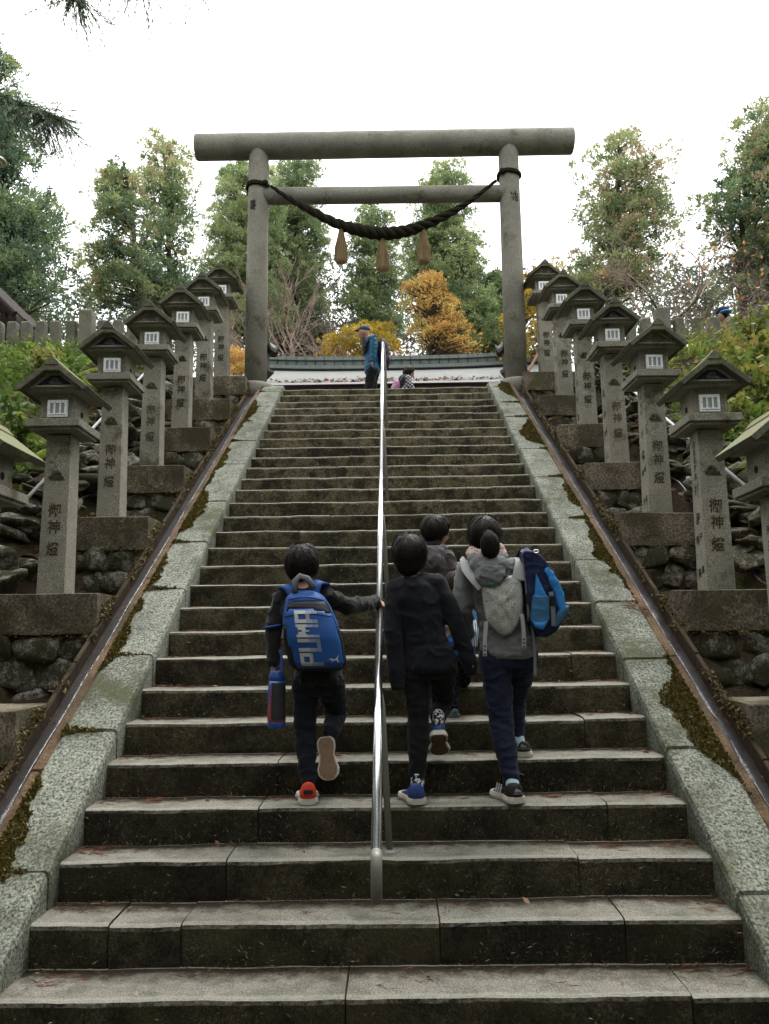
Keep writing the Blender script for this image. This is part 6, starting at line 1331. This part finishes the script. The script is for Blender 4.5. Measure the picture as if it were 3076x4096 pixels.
# ---------------------------------------------------------------- moss, litter and small growth on the stairs
M_MOSS = foliage('cushion_moss', [(0, (.032, .025, .006)), (.5, (.10, .074, .015)), (.8, (.16, .13, .025)), (1, (.12, .14, .025))], .1)
def moss_strip(sg, word, seed):
    """uneven moss cushions creeping in from the outer edge of the slabs and along their joints"""
    rng = np.random.default_rng(seed); V = []; T = []; st = .0085
    ys = np.arange(-.6, 8.2, st*1.15); JJ = JL if sg < 0 else JR
    for y in ys:
        q_ = mnoise.noise(Vector((y*1.1, seed, 0)))+.35*mnoise.noise(Vector((y*5, seed, 3)))+.12*mnoise.noise(Vector((y*19, seed, 6))); e = max(.0, .028+.24*q_); jd = min(abs(y-j) for j in JJ); jm = mnoise.noise(Vector((y*.3, seed, 8)))
        wid = max(e, .30*math.exp(-(jd/.022)**2)*(.5+jm+.6*mnoise.noise(Vector((y*9, seed, 5)))))
        k = int(wid/st*3.6)
        if k < 1: continue
        x = 1.835-rng.uniform(0, 1, k)**1.15*wid; hh = .012+.010*np.array([mnoise.noise(Vector((a*40, y*40, seed))) for a in x])
        P = np.stack([sg*x, y+rng.normal(0, st, k), SL*y+.060+rng.uniform(0, .4, k)*hh], 1)
        D = np.stack([rng.normal(0, .55, k), rng.normal(-.45, .5, k), rng.uniform(.5, 1.2, k)], 1); L = rng.uniform(.5, 1.25, k)*(hh+.006)
        V.append(leaves(P, D, L, rng.uniform(.010, .019, k), rng)); hue = .5+.5*mnoise.noise(Vector((y*2, sg, 4))); T.append(np.clip(hue*.6+rng.normal(.15, .2, k), 0, 1))
    tag(link('moss', quads_mesh('moss', np.concatenate(V), 4, M_MOSS, np.concatenate(T))), 'olive brown moss creeping over the %s border slabs' % word, 'moss', kind='stuff')
moss_strip(-1, 'left', 71); moss_strip(1, 'right', 83)
def wall_moss(sg, word, seed):
    """ragged moss hanging on the drain walls and the lantern plinths beside them"""
    rng = np.random.default_rng(seed); V = []; T = []; PY = PL['L' if sg < 0 else 'R']; PZ_ = PZ['L' if sg < 0 else 'R']
    for y in np.arange(-.4, 8.0, .006):
        q = mnoise.noise(Vector((y*1.7, seed, 2)))+.5*mnoise.noise(Vector((y*8, seed, 5)))
        if q < .0: continue
        k = rng.integers(3, 9); x = rng.uniform(2.0, 2.07, k); P = np.stack([sg*x, y+rng.normal(0, .01, k), SL*y+.05+rng.uniform(-.05, .03, k)*q], 1)
        D = np.stack([-sg*rng.uniform(-.2, .9, k), rng.normal(-.3, .5, k), rng.uniform(-1.0, .6, k)], 1); L = rng.uniform(.012, .045, k); V.append(leaves(P, D, L, L*.32, rng)); T.append(rng.uniform(0, .7, k))
    for y0, z0 in zip(PY, PZ_):
        for k in range(420):
            t = rng.uniform(0, 1)**.7; y = y0+t*.5; zb = SL*y+.06; zz = zb+rng.uniform(0, 1)**2*.12
            if zz > z0: continue
            V.append(leaves(np.array([[sg*2.032, y, zz]]), np.array([[-sg*rng.uniform(.1, 1), rng.normal(0, .5), rng.uniform(-1.2, .3)]]), rng.uniform(.012, .04), .010, rng)); T.append(rng.uniform(0, .8, 1))
        for k in range(160):
            x = rng.uniform(2.03, 2.75); V.append(leaves(np.array([[sg*x, y0+rng.uniform(-.004, .03), z0-.285+rng.normal(0, .012)]]), np.array([[rng.normal(0, .5), -1, rng.uniform(-1, .4)]]), rng.uniform(.015, .05), .010, rng)); T.append(rng.uniform(0, .8, 1))
    tag(link('wall_moss', quads_mesh('wall_moss', np.concatenate(V), 4, M_MOSS, np.concatenate(T))), 'ragged dark moss along the %s drain wall and lantern plinths' % word, 'moss', kind='stuff')
wall_moss(-1, 'left', 171); wall_moss(1, 'right', 183)
def step_growth():
    rng = np.random.default_rng(77); V = []; T = []
    for n in range(0, 26):
        m = int(950*(.42 if n > 8 else 1)*(1 if n < 14 else .6)); x = rng.uniform(-HALF, HALF, m); dens = np.array([mnoise.noise(Vector((a*2.2, n*3.3, 1)))+.55*abs(a/HALF)**6 for a in x]); k = dens > -.12; x = x[k]; m = len(x)
        z0 = (n-1)*RISE; up = rng.uniform(0, 1, m)**2.6*.13; P = np.stack([x, n*GO-.006+rng.normal(0, .006, m)-(.03*rng.uniform(0, 1, m))*(up < .02), z0+.002+up], 1)
        D = np.stack([rng.normal(0, .7, m), rng.uniform(-1, -.1, m), rng.uniform(.1, 1.1, m)], 1); L = rng.uniform(.010, .036, m); V.append(leaves(P, D, L, L*.17, rng)); T.append(rng.uniform(0, 1, m))
    return V, T
V, T = step_growth()
F_SPRIG = foliage('dry_sprigs', [(0, (.035, .040, .012)), (.4, (.075, .068, .030)), (.75, (.14, .115, .065)), (1, (.26, .21, .14))], .1)
tag(link('step_sprigs', quads_mesh('step_sprigs', np.concatenate(V), 4, F_SPRIG, np.concatenate(T))), 'tiny dry sprigs and moss sprouting from the step risers', 'moss', kind='stuff')
def step_litter():
    rng = np.random.default_rng(91); V = []; T = []
    def spray(c, ang, L, nb, z, tint, slope=None):
        a = np.array([math.cos(ang), math.sin(ang), 0.])
        for j in range(nb):
            t = rng.uniform(0, 1); p = np.array(c)+a*L*(t-.5); da = ang+rng.normal(0, .45); d = np.array([math.cos(da), math.sin(da), rng.uniform(-.02, .12)])
            if slope: p[2] = SL*p[1]+slope; d[2] += SL*d[1]
            V.append(leaves(p[None]+np.array([0, 0, rng.uniform(.002, .010)]), d[None], rng.uniform(.25, .7)*L, .0032, rng)); T.append(np.array([np.clip(tint+rng.normal(0, .15), 0, 1)]))
    for n in range(0, 12):
        for k in range(rng.integers(18, 28)):
            x = rng.uniform(-HALF+.05, HALF-.05); bk = rng.uniform(0, 1)**.45; y = n*GO+.03+bk*.245; 
            if rng.uniform() < .55: spray((x, y, n*RISE), rng.normal(0, .5), rng.uniform(.04, .16), rng.integers(3, 14), n*RISE, rng.uniform(.0, .6))
            else:
                L = rng.uniform(.015, .045); V.append(leaves(np.array([[x, y, n*RISE+.004]]), rng.normal(0, 1, (1, 3))*np.array([1, 1, .15]), L, L*rng.uniform(.25, .6), rng)); T.append(rng.uniform(.2, .9, 1))
        for sx_ in (-1, 1):
            for k in range(9): spray((sx_*(HALF-abs(rng.normal(0, .12))-.02), n*GO+rng.uniform(.1, .27), n*RISE), rng.normal(0, .6), rng.uniform(.05, .14), 10, n*RISE, rng.uniform(0, .6))
    p = A(2555, 2425, off=.075); 
    for k in range(6): spray((p.x+rng.normal(0, .03), p.y+rng.normal(0, .03), p.z), R(140)+rng.normal(0, .3), .17, 26, 0, .35, slope=.075)
    for (px, n, ln) in ((2700, 1, .30), (2050, 3, .10), (1270, 4, .18), (2240, 2, .12), (700, 3, .1)):
        q = A(px, 0, y=n*GO+.18).x; 
        for k in range(3): spray((q, n*GO+.17+rng.normal(0, .02), n*RISE), rng.normal(-.15, .2), ln, 22, n*RISE, .25)
    for sg in (-1, 1):     # wet leaves caught in the drains
        for k in range(130):
            y = rng.uniform(0, 8) if k < 60 else rng.choice([.6, 1.5, 2.1, 2.6, 4.2, 5.2])+rng.normal(0, .08); spray((sg*rng.uniform(1.905, 2.02), y, 0), R(90)+rng.normal(0, .5), rng.uniform(.03, .09), 7, 0, rng.uniform(0, .5), slope=-.03)
    tag(link('step_litter', quads_mesh('step_litter', np.concatenate(V), 4, F_DEAD, np.concatenate(T))), 'reddish cedar twigs and dead leaves scattered on the steps', 'leaf litter', kind='stuff')
step_litter()

# ---------------------------------------------------------------- unseen forest around the camera, added to darken surfaces facing it
def near_wood():
    rng = np.random.default_rng(66); V = []; T = []
    for k in range(330):
        a = rng.uniform(R(150), R(390)); d = rng.uniform(9, 17); x = math.cos(a)*d*1.1; y = -3+math.sin(a)*d*.9
        if y > 2.5: continue
        z = -1+rng.uniform(0, 1)**.9*14; s = rng.uniform(1.2, 2.4); k2 = 46; dd = unit(rng.normal(0, 1, (k2, 3))); C = np.array([x, y, z])
        V.append(leaves(C+dd*s*rng.uniform(.3, 1.05, (k2, 1)), dd+rng.normal(0, .6, (k2, 3)), 1.1, .55, rng)); T.append(np.clip(rng.uniform(0, .6)+rng.normal(0, .1, k2), 0, 1))
    tag(link('unseen_wood', quads_mesh('unseen_wood', np.concatenate(V), 4, F_CED, np.concatenate(T))), 'unseen cedar wood around the foot of the stairs, added to shade front faces', 'woodland', kind='stuff')
near_wood()
